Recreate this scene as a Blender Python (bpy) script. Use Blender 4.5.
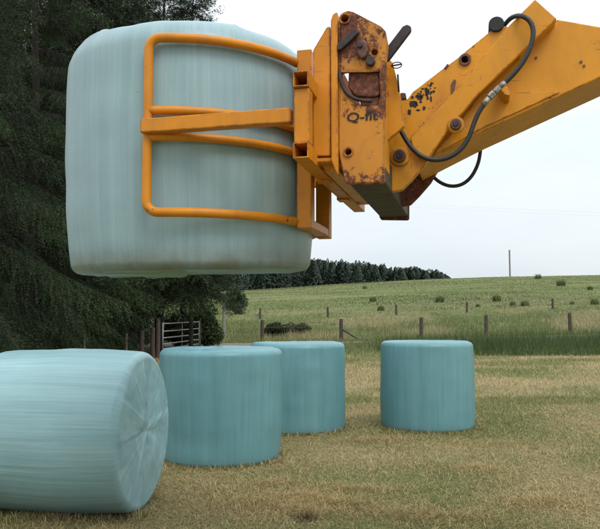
import bpy, bmesh, math
import numpy as np
from mathutils import Vector, Matrix

R = math.radians
scene = bpy.context.scene
for o in list(bpy.data.objects):
    bpy.data.objects.remove(o)
COL = scene.collection

# ------------------------------------------------------------------ camera
EYE = 1.45
FPX, CX, CY, HOR = 700.0, 300.0, 264.5, 318.0
PITCH = math.atan((HOR - CY) / FPX)
cam_d = bpy.data.cameras.new('camera')
cam_d.sensor_fit = 'HORIZONTAL'
cam_d.sensor_width = 36.0
cam_d.lens = 42.0
cam_d.clip_start = 0.05
cam_d.clip_end = 3000
cam = bpy.data.objects.new('camera', cam_d)
cam.location = (0, 0, EYE)
cam.rotation_euler = (R(90) + PITCH, 0, 0)
COL.objects.link(cam)
scene.camera = cam

# ------------------------------------------------------------------ world, sun
SUN_EL, SUN_AZ = R(52), R(155)      # azimuth clockwise from +Y: behind the camera, to the right
world = bpy.data.worlds.new('World')
scene.world = world
world.use_nodes = True
nt = world.node_tree
nt.nodes.clear()
w_out = nt.nodes.new('ShaderNodeOutputWorld')
w_bg = nt.nodes.new('ShaderNodeBackground')
w_bg.inputs['Strength'].default_value = 0.11
w_sky = nt.nodes.new('ShaderNodeTexSky')
w_sky.sky_type = 'NISHITA'
w_sky.sun_disc = False
w_sky.sun_elevation = SUN_EL
w_sky.sun_rotation = SUN_AZ
w_sky.air_density = 1.0
w_sky.dust_density = 3.0
w_tc = nt.nodes.new('ShaderNodeTexCoord')
w_map = nt.nodes.new('ShaderNodeMapping')
w_map.inputs['Scale'].default_value = (1.2, 1.2, 4.0)
w_no = nt.nodes.new('ShaderNodeTexNoise')
w_no.inputs['Scale'].default_value = 1.6
w_no.inputs['Detail'].default_value = 5
w_no.inputs['Roughness'].default_value = 0.5
w_cr = nt.nodes.new('ShaderNodeValToRGB')          # cloud sheet, thin bluish to thick white
w_cr.color_ramp.elements[0].position = 0.3
w_cr.color_ramp.elements[0].color = (7.6, 8.5, 9.3, 1)
w_cr.color_ramp.elements[1].position = 0.66
w_cr.color_ramp.elements[1].color = (9.4, 9.9, 10.2, 1)
# overcast sheet: brighter overhead than at the horizon, the same all round
w_sep = nt.nodes.new('ShaderNodeSeparateXYZ')
w_el = nt.nodes.new('ShaderNodeMapRange')
w_el.inputs['From Min'].default_value = -0.02
w_el.inputs['From Max'].default_value = 1.0
w_el.inputs['To Min'].default_value = 0.76
w_el.inputs['To Max'].default_value = 1.75
nt.links.new(w_tc.outputs['Generated'], w_sep.inputs[0])
nt.links.new(w_sep.outputs[2], w_el.inputs[0])
w_mul = nt.nodes.new('ShaderNodeMixRGB'); w_mul.blend_type = 'MULTIPLY'; w_mul.inputs[0].default_value = 1.0
w_mix = nt.nodes.new('ShaderNodeMixRGB')
w_mix.inputs[0].default_value = 0.88
nt.links.new(w_tc.outputs['Generated'], w_map.inputs[0])
nt.links.new(w_map.outputs[0], w_no.inputs['Vector'])
nt.links.new(w_no.outputs[0], w_cr.inputs[0])
nt.links.new(w_sky.outputs[0], w_mix.inputs[1])
nt.links.new(w_cr.outputs[0], w_mul.inputs[1])
nt.links.new(w_el.outputs[0], w_mul.inputs[2])
nt.links.new(w_mul.outputs[0], w_mix.inputs[2])
nt.links.new(w_mix.outputs[0], w_bg.inputs['Color'])
nt.links.new(w_bg.outputs[0], w_out.inputs['Surface'])

sun_d = bpy.data.lights.new('sun', 'SUN')
sun_d.energy = 1.4
sun_d.angle = R(25)
sun_d.color = (1.0, 0.96, 0.9)
sun = bpy.data.objects.new('sun', sun_d)
sv = Vector((math.sin(SUN_AZ) * math.cos(SUN_EL), math.cos(SUN_AZ) * math.cos(SUN_EL), math.sin(SUN_EL)))
sun.rotation_euler = sv.to_track_quat('Z', 'Y').to_euler()
sun.location = sv * 30
COL.objects.link(sun)

scene.view_settings.view_transform = 'Standard'
scene.view_settings.look = 'None'
scene.view_settings.exposure = 0.12
scene.view_settings.gamma = 1.0
scene.render.engine = 'CYCLES'

# ------------------------------------------------------------------ helpers
def tag(o, label=None, cat=None, group=None, kind=None):
    if label: o['label'] = label
    if cat: o['category'] = cat
    if group: o['group'] = group
    if kind: o['kind'] = kind
    return o

def link(o, parent=None):
    COL.objects.link(o)
    if parent is not None:
        o.parent = parent
    return o

def empty(name, loc=(0, 0, 0), rz=0.0):
    o = bpy.data.objects.new(name, None)
    o.empty_display_size = 0.1
    o.location = loc
    o.rotation_euler = (0, 0, rz)
    return link(o)

def mesh_arrays(name, verts, faces, mat=None, parent=None, smooth=False, attrs=None):
    """verts (N,3); faces (M,3) or (M,4) int array."""
    verts = np.asarray(verts, dtype=np.float32)
    faces = np.asarray(faces, dtype=np.int32)
    me = bpy.data.meshes.new(name)
    me.vertices.add(len(verts))
    me.vertices.foreach_set('co', verts.ravel())
    k = faces.shape[1]
    me.loops.add(faces.size)
    me.loops.foreach_set('vertex_index', faces.ravel())
    me.polygons.add(len(faces))
    me.polygons.foreach_set('loop_start', np.arange(0, faces.size, k, dtype=np.int32))
    me.update(calc_edges=True)
    me.validate()
    if smooth:
        me.polygons.foreach_set('use_smooth', np.ones(len(me.polygons), dtype=bool))
    if attrs:
        for nm, arr in attrs.items():
            arr = np.asarray(arr, dtype=np.float32)
            if arr.ndim == 1:
                a = me.attributes.new(nm, 'FLOAT', 'POINT')
                a.data.foreach_set('value', arr)
            else:
                if arr.shape[1] == 3:
                    arr = np.concatenate([arr, np.ones((len(arr), 1), np.float32)], 1)
                a = me.attributes.new(nm, 'FLOAT_COLOR', 'POINT')
                a.data.foreach_set('color', arr.astype(np.float32).ravel())
    if mat: me.materials.append(mat)
    o = bpy.data.objects.new(name, me)
    return link(o, parent)

def bm_obj(name, bm, mat, parent=None, bevel=0.0, smooth=False, seg=2):
    bmesh.ops.recalc_face_normals(bm, faces=bm.faces[:])
    me = bpy.data.meshes.new(name)
    bm.to_mesh(me)
    bm.free()
    if mat: me.materials.append(mat)
    if smooth:
        for p in me.polygons: p.use_smooth = True
    o = bpy.data.objects.new(name, me)
    link(o, parent)
    if bevel > 0:
        m = o.modifiers.new('bevel', 'BEVEL')
        m.width = bevel
        m.segments = seg
        m.limit_method = 'ANGLE'
        m.angle_limit = R(35)
    return o

_lat = {}
def vnoise(x, y, scale, seed=0, px=256, py=256):
    key = (seed, px, py)
    if key not in _lat:
        _lat[key] = np.random.default_rng(seed + 1000).random((px, py))
    g = _lat[key]
    u = np.asarray(x, float) / scale; v = np.asarray(y, float) / scale
    i = np.floor(u).astype(int); j = np.floor(v).astype(int)
    fu = u - i; fv = v - j
    fu = fu * fu * (3 - 2 * fu); fv = fv * fv * (3 - 2 * fv)
    a = g[i % px, j % py]; b = g[(i + 1) % px, j % py]
    c = g[i % px, (j + 1) % py]; d = g[(i + 1) % px, (j + 1) % py]
    return (a * (1 - fu) + b * fu) * (1 - fv) + (c * (1 - fu) + d * fu) * fv

def fbm(x, y, scale, seed=0, oct=3):
    s = 0; amp = 1; tot = 0
    for k in range(oct):
        s = s + amp * vnoise(x, y, scale / 2 ** k, seed + 17 * k); tot += amp; amp *= 0.5
    return s / tot

def sstep(a, b, x):
    t = np.clip((np.asarray(x, float) - a) / (b - a), 0, 1)
    return t * t * (3 - 2 * t)

cp_, sp_ = math.cos(PITCH), math.sin(PITCH)
def ray(x, y):
    a = (x - CX) / FPX; b = (CY - y) / FPX
    return Vector((a, cp_ - b * sp_, sp_ + b * cp_))
def at(x, y, Y):
    """world point on the photograph's ray (x, y) at distance Y in front of the camera"""
    d = ray(x, y); t = Y / d.y
    return Vector((d.x * t, Y, EYE + d.z * t))

# ------------------------------------------------------------------ materials
def newmat(name):
    m = bpy.data.materials.new(name)
    m.use_nodes = True
    n = m.node_tree
    b = n.nodes['Principled BSDF']
    return m, n, b
def N(n, t, **kw):
    k = n.nodes.new(t)
    for a, v in kw.items():
        if a.startswith('i_'):
            k.inputs[a[2:].replace('_', ' ')].default_value = v
        else:
            setattr(k, a, v)
    return k
def ramp(n, stops, interp='LINEAR'):
    r = n.nodes.new('ShaderNodeValToRGB')
    e = r.color_ramp.elements
    r.color_ramp.interpolation = interp
    while len(e) < len(stops): e.new(0.5)
    for k, (p, c) in enumerate(stops):
        e[k].position = p
        e[k].color = c if len(c) == 4 else (*c, 1)
    return r
def g(v): return (v, v, v, 1)
def mixc(n, fac, a, b, mode='MIX'):
    m = n.nodes.new('ShaderNodeMixRGB'); m.blend_type = mode
    for sock, v in ((m.inputs[0], fac), (m.inputs[1], a), (m.inputs[2], b)):
        if isinstance(v, bpy.types.NodeSocket): n.links.new(v, sock)
        elif isinstance(v, (int, float)): sock.default_value = v
        else: sock.default_value = v if len(v) == 4 else (*v, 1)
    return m.outputs[0]
def noise(n, vec, scale, detail=4, rough=0.55, dist=0.0):
    k = N(n, 'ShaderNodeTexNoise', i_Scale=scale, i_Detail=detail, i_Roughness=rough, i_Distortion=dist)
    if vec is not None: n.links.new(vec, k.inputs['Vector'])
    return k.outputs[0]
def mapped(n, src, scale, loc=(0, 0, 0), rot=(0, 0, 0)):
    m = n.nodes.new('ShaderNodeMapping')
    m.inputs['Scale'].default_value = scale
    m.inputs['Location'].default_value = loc
    m.inputs['Rotation'].default_value = rot
    n.links.new(src, m.inputs[0])
    return m.outputs[0]
def bump(n, b, h, strength=0.4, dist=0.01, prev=None):
    k = n.nodes.new('ShaderNodeBump')
    k.inputs['Strength'].default_value = strength
    k.inputs['Distance'].default_value = dist
    n.links.new(h, k.inputs['Height'])
    if prev is not None: n.links.new(prev, k.inputs['Normal'])
    if b is not None: n.links.new(k.outputs[0], b.inputs['Normal'])
    return k.outputs[0]

def mat_paint(name, rust=0.4, base=(0.68, 0.285, 0.012), rough=0.42, scale=1.0, seed=0.0, grime=0.5):
    m, n, b = newmat(name)
    tc = N(n, 'ShaderNodeTexCoord').outputs['Object']
    v = mapped(n, tc, (1, 1, 1), (seed, seed * 1.7, seed * 0.6))
    big = noise(n, v, 5 * scale, 5, 0.6)
    tone = ramp(n, [(0.3, (base[0] * 0.86, base[1] * 0.82, base[2] * 0.9)), (0.7, base)])
    n.links.new(big, tone.inputs[0])
    gr = noise(n, mapped(n, v, (1, 1, 0.35)), 9 * scale, 6, 0.65)
    gmask = ramp(n, [(0.45, g(0)), (0.8, g(grime))]); n.links.new(gr, gmask.inputs[0])
    c1 = mixc(n, gmask.outputs[0], tone.outputs[0], (base[0] * 0.45, base[1] * 0.5, base[2] + 0.015))
    rn = noise(n, v, 34 * scale, 10, 0.74, 0.35)
    rb = noise(n, v, 4.5 * scale, 3, 0.5)
    add = N(n, 'ShaderNodeMath', operation='MULTIPLY'); n.links.new(rn, add.inputs[0])
    n.links.new(rb, add.inputs[1])
    th = 0.43 - 0.2 * rust
    rm = ramp(n, [(th, g(0)), (th + 0.035, g(1))]); n.links.new(add.outputs[0], rm.inputs[0])
    bev = N(n, 'ShaderNodeBevel', samples=4); bev.inputs['Radius'].default_value = 0.012
    geo = N(n, 'ShaderNodeNewGeometry')
    dt = N(n, 'ShaderNodeVectorMath', operation='DOT_PRODUCT')
    n.links.new(bev.outputs[0], dt.inputs[0]); n.links.new(geo.outputs['Normal'], dt.inputs[1])
    er = ramp(n, [(0.90, g(1)), (0.985, g(0))]); n.links.new(dt.outputs['Value'], er.inputs[0])
    en = ramp(n, [(0.50 - 0.1 * rust, g(0)), (0.58 - 0.1 * rust, g(1))]); n.links.new(noise(n, v, 21 * scale, 8, 0.72), en.inputs[0])
    em = N(n, 'ShaderNodeMath', operation='MULTIPLY'); n.links.new(er.outputs[0], em.inputs[0]); n.links.new(en.outputs[0], em.inputs[1])
    mxr = N(n, 'ShaderNodeMath', operation='MAXIMUM'); n.links.new(rm.outputs[0], mxr.inputs[0]); n.links.new(em.outputs[0], mxr.inputs[1])
    rm = mxr
    rcol = ramp(n, [(0.3, (0.045, 0.022, 0.022)), (0.55, (0.15, 0.05, 0.028)), (0.75, (0.27, 0.11, 0.06))])
    n.links.new(noise(n, v, 60 * scale, 4), rcol.inputs[0])
    # long thin scratches
    sc = noise(n, mapped(n, v, (8, 8, 120), rot=(0.2, 0.5, 0.1)), 1.2, 2, 0.5)
    sm = ramp(n, [(0.70, g(0)), (0.74, g(0.55))]); n.links.new(sc, sm.inputs[0])
    c2 = mixc(n, sm.outputs[0], c1, (0.16, 0.07, 0.03))
    col = mixc(n, rm.outputs[0], c2, rcol.outputs[0])
    n.links.new(col, b.inputs['Base Color'])
    b.inputs['Specular IOR Level'].default_value = 0.32
    rr = ramp(n, [(0, g(rough)), (1, g(0.85))]); n.links.new(rm.outputs[0], rr.inputs[0])
    n.links.new(rr.outputs[0], b.inputs['Roughness'])
    inv = N(n, 'ShaderNodeMath', operation='SUBTRACT'); inv.inputs[0].default_value = 1.0
    n.links.new(rm.outputs[0], inv.inputs[1])
    p = bump(n, None, inv.outputs[0], 0.35, 0.002)
    bump(n, b, noise(n, v, 40, 4), 0.12, 0.004, p)
    return m

def mat_plain(name, col, rough=0.6, metal=0.0, var=0.3, scale=30, bumpd=0.002):
    m, n, b = newmat(name)
    tc = N(n, 'ShaderNodeTexCoord').outputs['Object']
    r = ramp(n, [(0.3, tuple(c * (1 - var) for c in col)), (0.7, tuple(min(1, c * (1 + var * 0.6)) for c in col))])
    n.links.new(noise(n, tc, scale, 5, 0.6), r.inputs[0])
    n.links.new(r.outputs[0], b.inputs['Base Color'])
    b.inputs['Roughness'].default_value = rough
    b.inputs['Metallic'].default_value = metal
    bump(n, b, noise(n, tc, scale * 2, 4), 0.4, bumpd)
    return m

def mat_film(name, c_dark, c_light, rough=0.36, seed=0.0, streak=1.0, pale=(0.55, 0.72, 0.72), foot_tint=0.25):
    """stretch film wound lengthwise: UV u runs round the bale, v from end to end"""
    m, n, b = newmat(name)
    uv = N(n, 'ShaderNodeTexCoord').outputs['UV']
    obj = N(n, 'ShaderNodeTexCoord').outputs['Object']
    fine = noise(n, mapped(n, uv, (170, 2.2, 1), (seed, seed, 0)), 1.0, 6, 0.62, 0.2)
    broad = noise(n, mapped(n, uv, (38, 1.1, 1), (seed * 2, 0, 0)), 1.0, 4, 0.55, 0.4)
    blot = noise(n, mapped(n, obj, (1, 1, 1), (seed, 3, 1)), 2.6, 4, 0.6)
    side = N(n, 'ShaderNodeAttribute', attribute_name='side').outputs['Fac']
    endn = noise(n, mapped(n, obj, (1, 1, 1), (seed, 0, 0)), 7, 5, 0.6, 0.8)
    fine = mixc(n, side, endn, fine); broad = mixc(n, side, endn, broad)
    br_ = ramp(n, [(0.25, g(0)), (0.75, g(1))]); n.links.new(broad, br_.inputs[0])
    c = mixc(n, br_.outputs[0], c_dark, c_light)
    fr = ramp(n, [(0.34, g(0.0)), (0.5, g(0.35)), (0.72, g(1))]); n.links.new(fine, fr.inputs[0])
    f2 = N(n, 'ShaderNodeMath', operation='MULTIPLY'); f2.inputs[1].default_value = 0.26 * streak
    n.links.new(fr.outputs[0], f2.inputs[0])
    c = mixc(n, f2.outputs[0], c, pale)
    # layer edges: stepped overlaps of the film
    st = noise(n, mapped(n, uv, (13, 0.5, 1), (seed * 3, 5, 0), (0, 0, 0.03)), 1.0, 1, 0.5)
    sr = ramp(n, [(0.0, g(0.86)), (0.42, g(1.0)), (0.5, g(0.93)), (0.6, g(1.06))], 'CONSTANT'); n.links.new(st, sr.inputs[0])
    c = mixc(n, 0.3, c, sr.outputs[0], 'MULTIPLY')
    br = ramp(n, [(0.3, g(0.95)), (0.7, g(1.03))]); n.links.new(blot, br.inputs[0])
    c = mixc(n, 1.0, c, br.outputs[0], 'MULTIPLY')
    # specks of dirt
    sp = noise(n, obj, 55, 3, 0.5)
    spr = ramp(n, [(0.74, g(0)), (0.78, g(0.55))]); n.links.new(sp, spr.inputs[0])
    c = mixc(n, spr.outputs[0], c, (0.16, 0.2, 0.17))
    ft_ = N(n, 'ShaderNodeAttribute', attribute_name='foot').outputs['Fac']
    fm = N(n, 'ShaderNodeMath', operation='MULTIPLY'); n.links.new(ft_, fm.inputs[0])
    fnr = ramp(n, [(0.3, g(0.3 * foot_tint)), (0.62, g(foot_tint))]); n.links.new(noise(n, obj, 6, 6, 0.65), fnr.inputs[0])
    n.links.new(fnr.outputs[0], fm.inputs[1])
    c = mixc(n, fm.outputs[0], c, (0.13, 0.12, 0.075))      # browner towards the bottom edge
    n.links.new(c, b.inputs['Base Color'])
    rr = ramp(n, [(0.3, g(rough - 0.08)), (0.7, g(rough + 0.14))]); n.links.new(fine, rr.inputs[0])
    n.links.new(rr.outputs[0], b.inputs['Roughness'])
    b.inputs['Specular IOR Level'].default_value = 0.42
    p = bump(n, None, fine, 0.3, 0.006)
    p = bump(n, None, st, 0.12, 0.003, p)
    bump(n, b, noise(n, mapped(n, uv, (40, 16, 1)), 1.0, 5, 0.6), 0.28, 0.008, p)
    return m

def mat_attr(name, rough=0.7, transl=0.25, sat=1.0, spec=0.3):
    """plant matter: colour from each blade's own colour attribute"""
    m, n, b = newmat(name)
    a = N(n, 'ShaderNodeAttribute', attribute_name='col')
    n.links.new(a.outputs['Color'], b.inputs['Base Color'])
    b.inputs['Roughness'].default_value = rough
    b.inputs['Specular IOR Level'].default_value = spec
    out = n.nodes['Material Output']
    if transl > 0:
        t = N(n, 'ShaderNodeBsdfTranslucent')
        n.links.new(a.outputs['Color'], t.inputs['Color'])
        mx = N(n, 'ShaderNodeMixShader'); mx.inputs[0].default_value = transl
        n.links.new(b.outputs[0], mx.inputs[1]); n.links.new(t.outputs[0], mx.inputs[2])
        n.links.new(mx.outputs[0], out.inputs['Surface'])
    return m

M_boom = mat_paint('boom_paint', rust=0.2, grime=0.5)
M_nose = mat_paint('nose_paint', rust=0.5, seed=3.1, grime=0.75)
M_head = mat_paint('headstock_worn_paint', rust=0.98, base=(0.58, 0.235, 0.025), rough=0.6, seed=2.35, grime=0.8)
M_rusty = mat_paint('rusty_steel', rust=1.25, base=(0.3, 0.12, 0.04), rough=0.75, seed=8.2, grime=0.9)
M_clamp = mat_paint('clamp_paint', rust=0.26, base=(0.64, 0.24, 0.01), rough=0.42, seed=1.3, grime=0.6)
M_beam_shade = mat_plain('shade_brown_steel', (0.07, 0.05, 0.036), 0.7, 0.1, 0.5, 14)  # brown steel darkened for the shade under the cross beam
M_darksteel = mat_plain('dark_bare_steel', (0.045, 0.032, 0.034), 0.6, 0.3, 0.5, 25)
M_pin = mat_plain('brown_pin_steel', (0.13, 0.06, 0.04), 0.55, 0.3, 0.5, 40)
M_black = mat_plain('black_paint', (0.015, 0.013, 0.014), 0.7, 0, 0.4)
M_rubber = mat_plain('hose_rubber', (0.02, 0.02, 0.022), 0.5, 0, 0.4, 50)
M_zinc = mat_plain('zinc_fitting', (0.33, 0.31, 0.27), 0.5, 0.6, 0.6, 90)
M_galv = mat_plain('galvanised_steel', (0.27, 0.28, 0.29), 0.55, 0.4, 0.3, 12)
M_post = mat_plain('weathered_post_wood', (0.085, 0.062, 0.048), 0.9, 0, 0.4, 8, 0.006)
M_pole = mat_plain('grey_pole_wood', (0.24, 0.225, 0.21), 0.9, 0, 0.3, 5, 0.006)
M_wire = mat_plain('wire_steel', (0.2, 0.2, 0.2), 0.5, 0.5, 0.1)
M_cable = mat_plain('pale_overhead_cable', (0.75, 0.77, 0.79), 0.6, 0.0, 0.1)
M_bark = mat_plain('spruce_bark', (0.024, 0.018, 0.015), 0.95, 0, 0.5, 9, 0.02)
M_needles = mat_attr('spruce_needles', 0.65, 0.12)
M_leaves = mat_attr('bush_leaves', 0.55, 0.25)
M_grass = mat_attr('grass_blades', 0.75, 0.3)
FT = ((0.135, 0.335, 0.355), (0.175, 0.395, 0.41))
M_film_a = mat_film('teal_film', (0.095, 0.235, 0.26), (0.125, 0.275, 0.297), 0.40, 0.3, 0.6, (0.25, 0.45, 0.46))
M_film_b = mat_film('pale_film', (0.18, 0.325, 0.35), (0.235, 0.385, 0.405), 0.36, 2.2, 1.0, (0.52, 0.7, 0.69))
M_film_c = mat_film('held_pale_film', (0.20, 0.32, 0.35), (0.27, 0.39, 0.415), 0.36, 4.7, 1.0, (0.45, 0.58, 0.58), foot_tint=0.75)

# ------------------------------------------------------------------ terrain
def ridge_z(x):
    return 8.75 + 0.0667 * x * np.where(x < 0, 1, 0) + np.where(x > 0, 3.4 * (1 - np.exp(-np.maximum(x, 0) / 40)), 0)
def terrain(x, y):
    x = np.asarray(x, float); y = np.asarray(y, float)
    near = 0.035 * (fbm(x, y, 1.6, 3, 3) - 0.5) * sstep(2, 4.5, y + 1) * (1 - sstep(30, 40, y))
    bank = 0.03 * np.clip(x, 0, 25) * sstep(28, 40, y)
    bank = bank + 0.18 * sstep(27, 29.5, y) * (1 - sstep(33, 35.5, y)) * sstep(-3, 3, x)
    xr = np.clip(x, -60, 140)
    t = (y - 43.0) / 122.0
    rise = np.where(t > 0, ridge_z(xr) * np.where(t < 1, np.clip(t, 0, 1) * 1.12 - 0.12 * np.clip(t, 0, 1) ** 4,
                    1 - 0.25 * (1 - np.exp(-(t - 1) * 1.6))), 0)
    rise = rise * 1.0
    bumps = 0.25 * (fbm(x, y, 14, 9, 3) - 0.5) * sstep(46, 60, y)
    return near + bank * (1 - sstep(60, 110, y)) + rise + bumps

def dense(a, b, step): return np.arange(a, b, step)
xs = np.unique(np.round(np.concatenate([
    -np.geomspace(10, 900, 55), np.geomspace(10, 900, 55), dense(-10, 10.01, 0.16)]), 4))
ys = np.unique(np.round(np.concatenate([
    -np.geomspace(2, 300, 18), dense(-2, 3, 0.5), dense(3, 14, 0.14), dense(14, 48, 0.5), dense(48, 200, 2.2), np.geomspace(200, 1500, 25)]), 4))
X, Y = np.meshgrid(xs, ys)
Z = terrain(X, Y)
def greenness(x, y):
    gsp = 0.62 * fbm(x + 40, y * 1.0 + 13, 1.7, 21, 3) + 0.38 * fbm(x, y, 5.0, 31, 2)
    lean = 0.08 * np.exp(-((x - 0.9) ** 2 / 0.5 + (y - 6.6) ** 2 / 2.2)) - 0.07 * np.exp(-((x - 0.0) ** 2 / 0.8 + (y - 5.4) ** 2 / 0.5))
    return sstep(0.40, 0.72, gsp + lean)
gv = greenness(X, Y)
verge = sstep(26.3, 27.3, Y + 0.6 * (fbm(X, Y, 2.0, 77, 2) - 0.5) * 2)
ny, nx = X.shape
idx = np.arange(ny * nx).reshape(ny, nx)
fq = np.stack([idx[:-1, :-1], idx[:-1, 1:], idx[1:, 1:], idx[1:, :-1]], -1).reshape(-1, 4)

m, n, b = newmat('field_ground')
ga = N(n, 'ShaderNodeAttribute', attribute_name='green').outputs['Fac']
va = N(n, 'ShaderNodeAttribute', attribute_name='verge').outputs['Fac']
pos = N(n, 'ShaderNodeTexCoord').outputs['Object']
st = ramp(n, [(0.3, (0.16, 0.125, 0.062)), (0.5, (0.33, 0.265, 0.135)), (0.72, (0.48, 0.4, 0.22))])
n.links.new(noise(n, pos, 16, 8, 0.7), st.inputs[0])
gr = ramp(n, [(0.3, (0.1, 0.125, 0.04)), (0.7, (0.22, 0.23, 0.09))])
n.links.new(noise(n, pos, 12, 7, 0.7), gr.inputs[0])
fa = mixc(n, ga, st.outputs[0], gr.outputs[0])
hl = ramp(n, [(0.28, (0.08, 0.11, 0.035)), (0.45, (0.14, 0.17, 0.06)), (0.6, (0.19, 0.205, 0.085)), (0.74, (0.28, 0.255, 0.13))])
n.links.new(noise(n, mapped(n, pos, (0.05, 0.11, 0.1)), 1.6, 9, 0.68), hl.inputs[0])
hf = ramp(n, [(0.3, g(0.62)), (0.7, g(1.22))]); n.links.new(noise(n, pos, 1.3, 8, 0.72), hf.inputs[0])
hc = mixc(n, 1.0, hl.outputs[0], hf.outputs[0], 'MULTIPLY')
n.links.new(mixc(n, va, fa, hc), b.inputs['Base Color'])
b.inputs['Roughness'].default_value = 0.95
b.inputs['Specular IOR Level'].default_value = 0.1
p = bump(n, None, noise(n, pos, 30, 8, 0.75), 0.9, 0.03)
bump(n, b, noise(n, pos, 2.2, 8, 0.7), 0.5, 0.12, p)
ground = mesh_arrays('ground', np.stack([X, Y, Z], -1).reshape(-1, 3), fq, m, smooth=True,
                     attrs={'green': gv.ravel(), 'verge': verge.ravel()})
tag(ground, kind='structure')

# farm track running across behind the field
tx = np.linspace(-60, 60, 160)
tw = np.array([-2.1, -1.9, -1.0, -0.3, 0.3, 1.0, 1.9, 2.1])
TX, TW = np.meshgrid(tx, tw)
TY = 37.6 + TW * 1.0 + 0.25 * np.sin(TX * 0.2)
TZ = terrain(TX, TY) + 0.05 - 0.05 * (np.abs(TW) > 2.0)
ti = np.arange(TX.size).reshape(TX.shape)
tf = np.stack([ti[:-1, :-1], ti[:-1, 1:], ti[1:, 1:], ti[1:, :-1]], -1).reshape(-1, 4)
m, n, b = newmat('track_gravel')
pos = N(n, 'ShaderNodeTexCoord').outputs['Object']
rr = ramp(n, [(0.3, (0.11, 0.092, 0.075)), (0.7, (0.21, 0.18, 0.15))]); n.links.new(noise(n, pos, 5, 8, 0.7), rr.inputs[0])
n.links.new(rr.outputs[0], b.inputs['Base Color']); b.inputs['Roughness'].default_value = 0.95
tag(mesh_arrays('track', np.stack([TX, TY, TZ], -1).reshape(-1, 3), tf, m, smooth=True), kind='structure')

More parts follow.
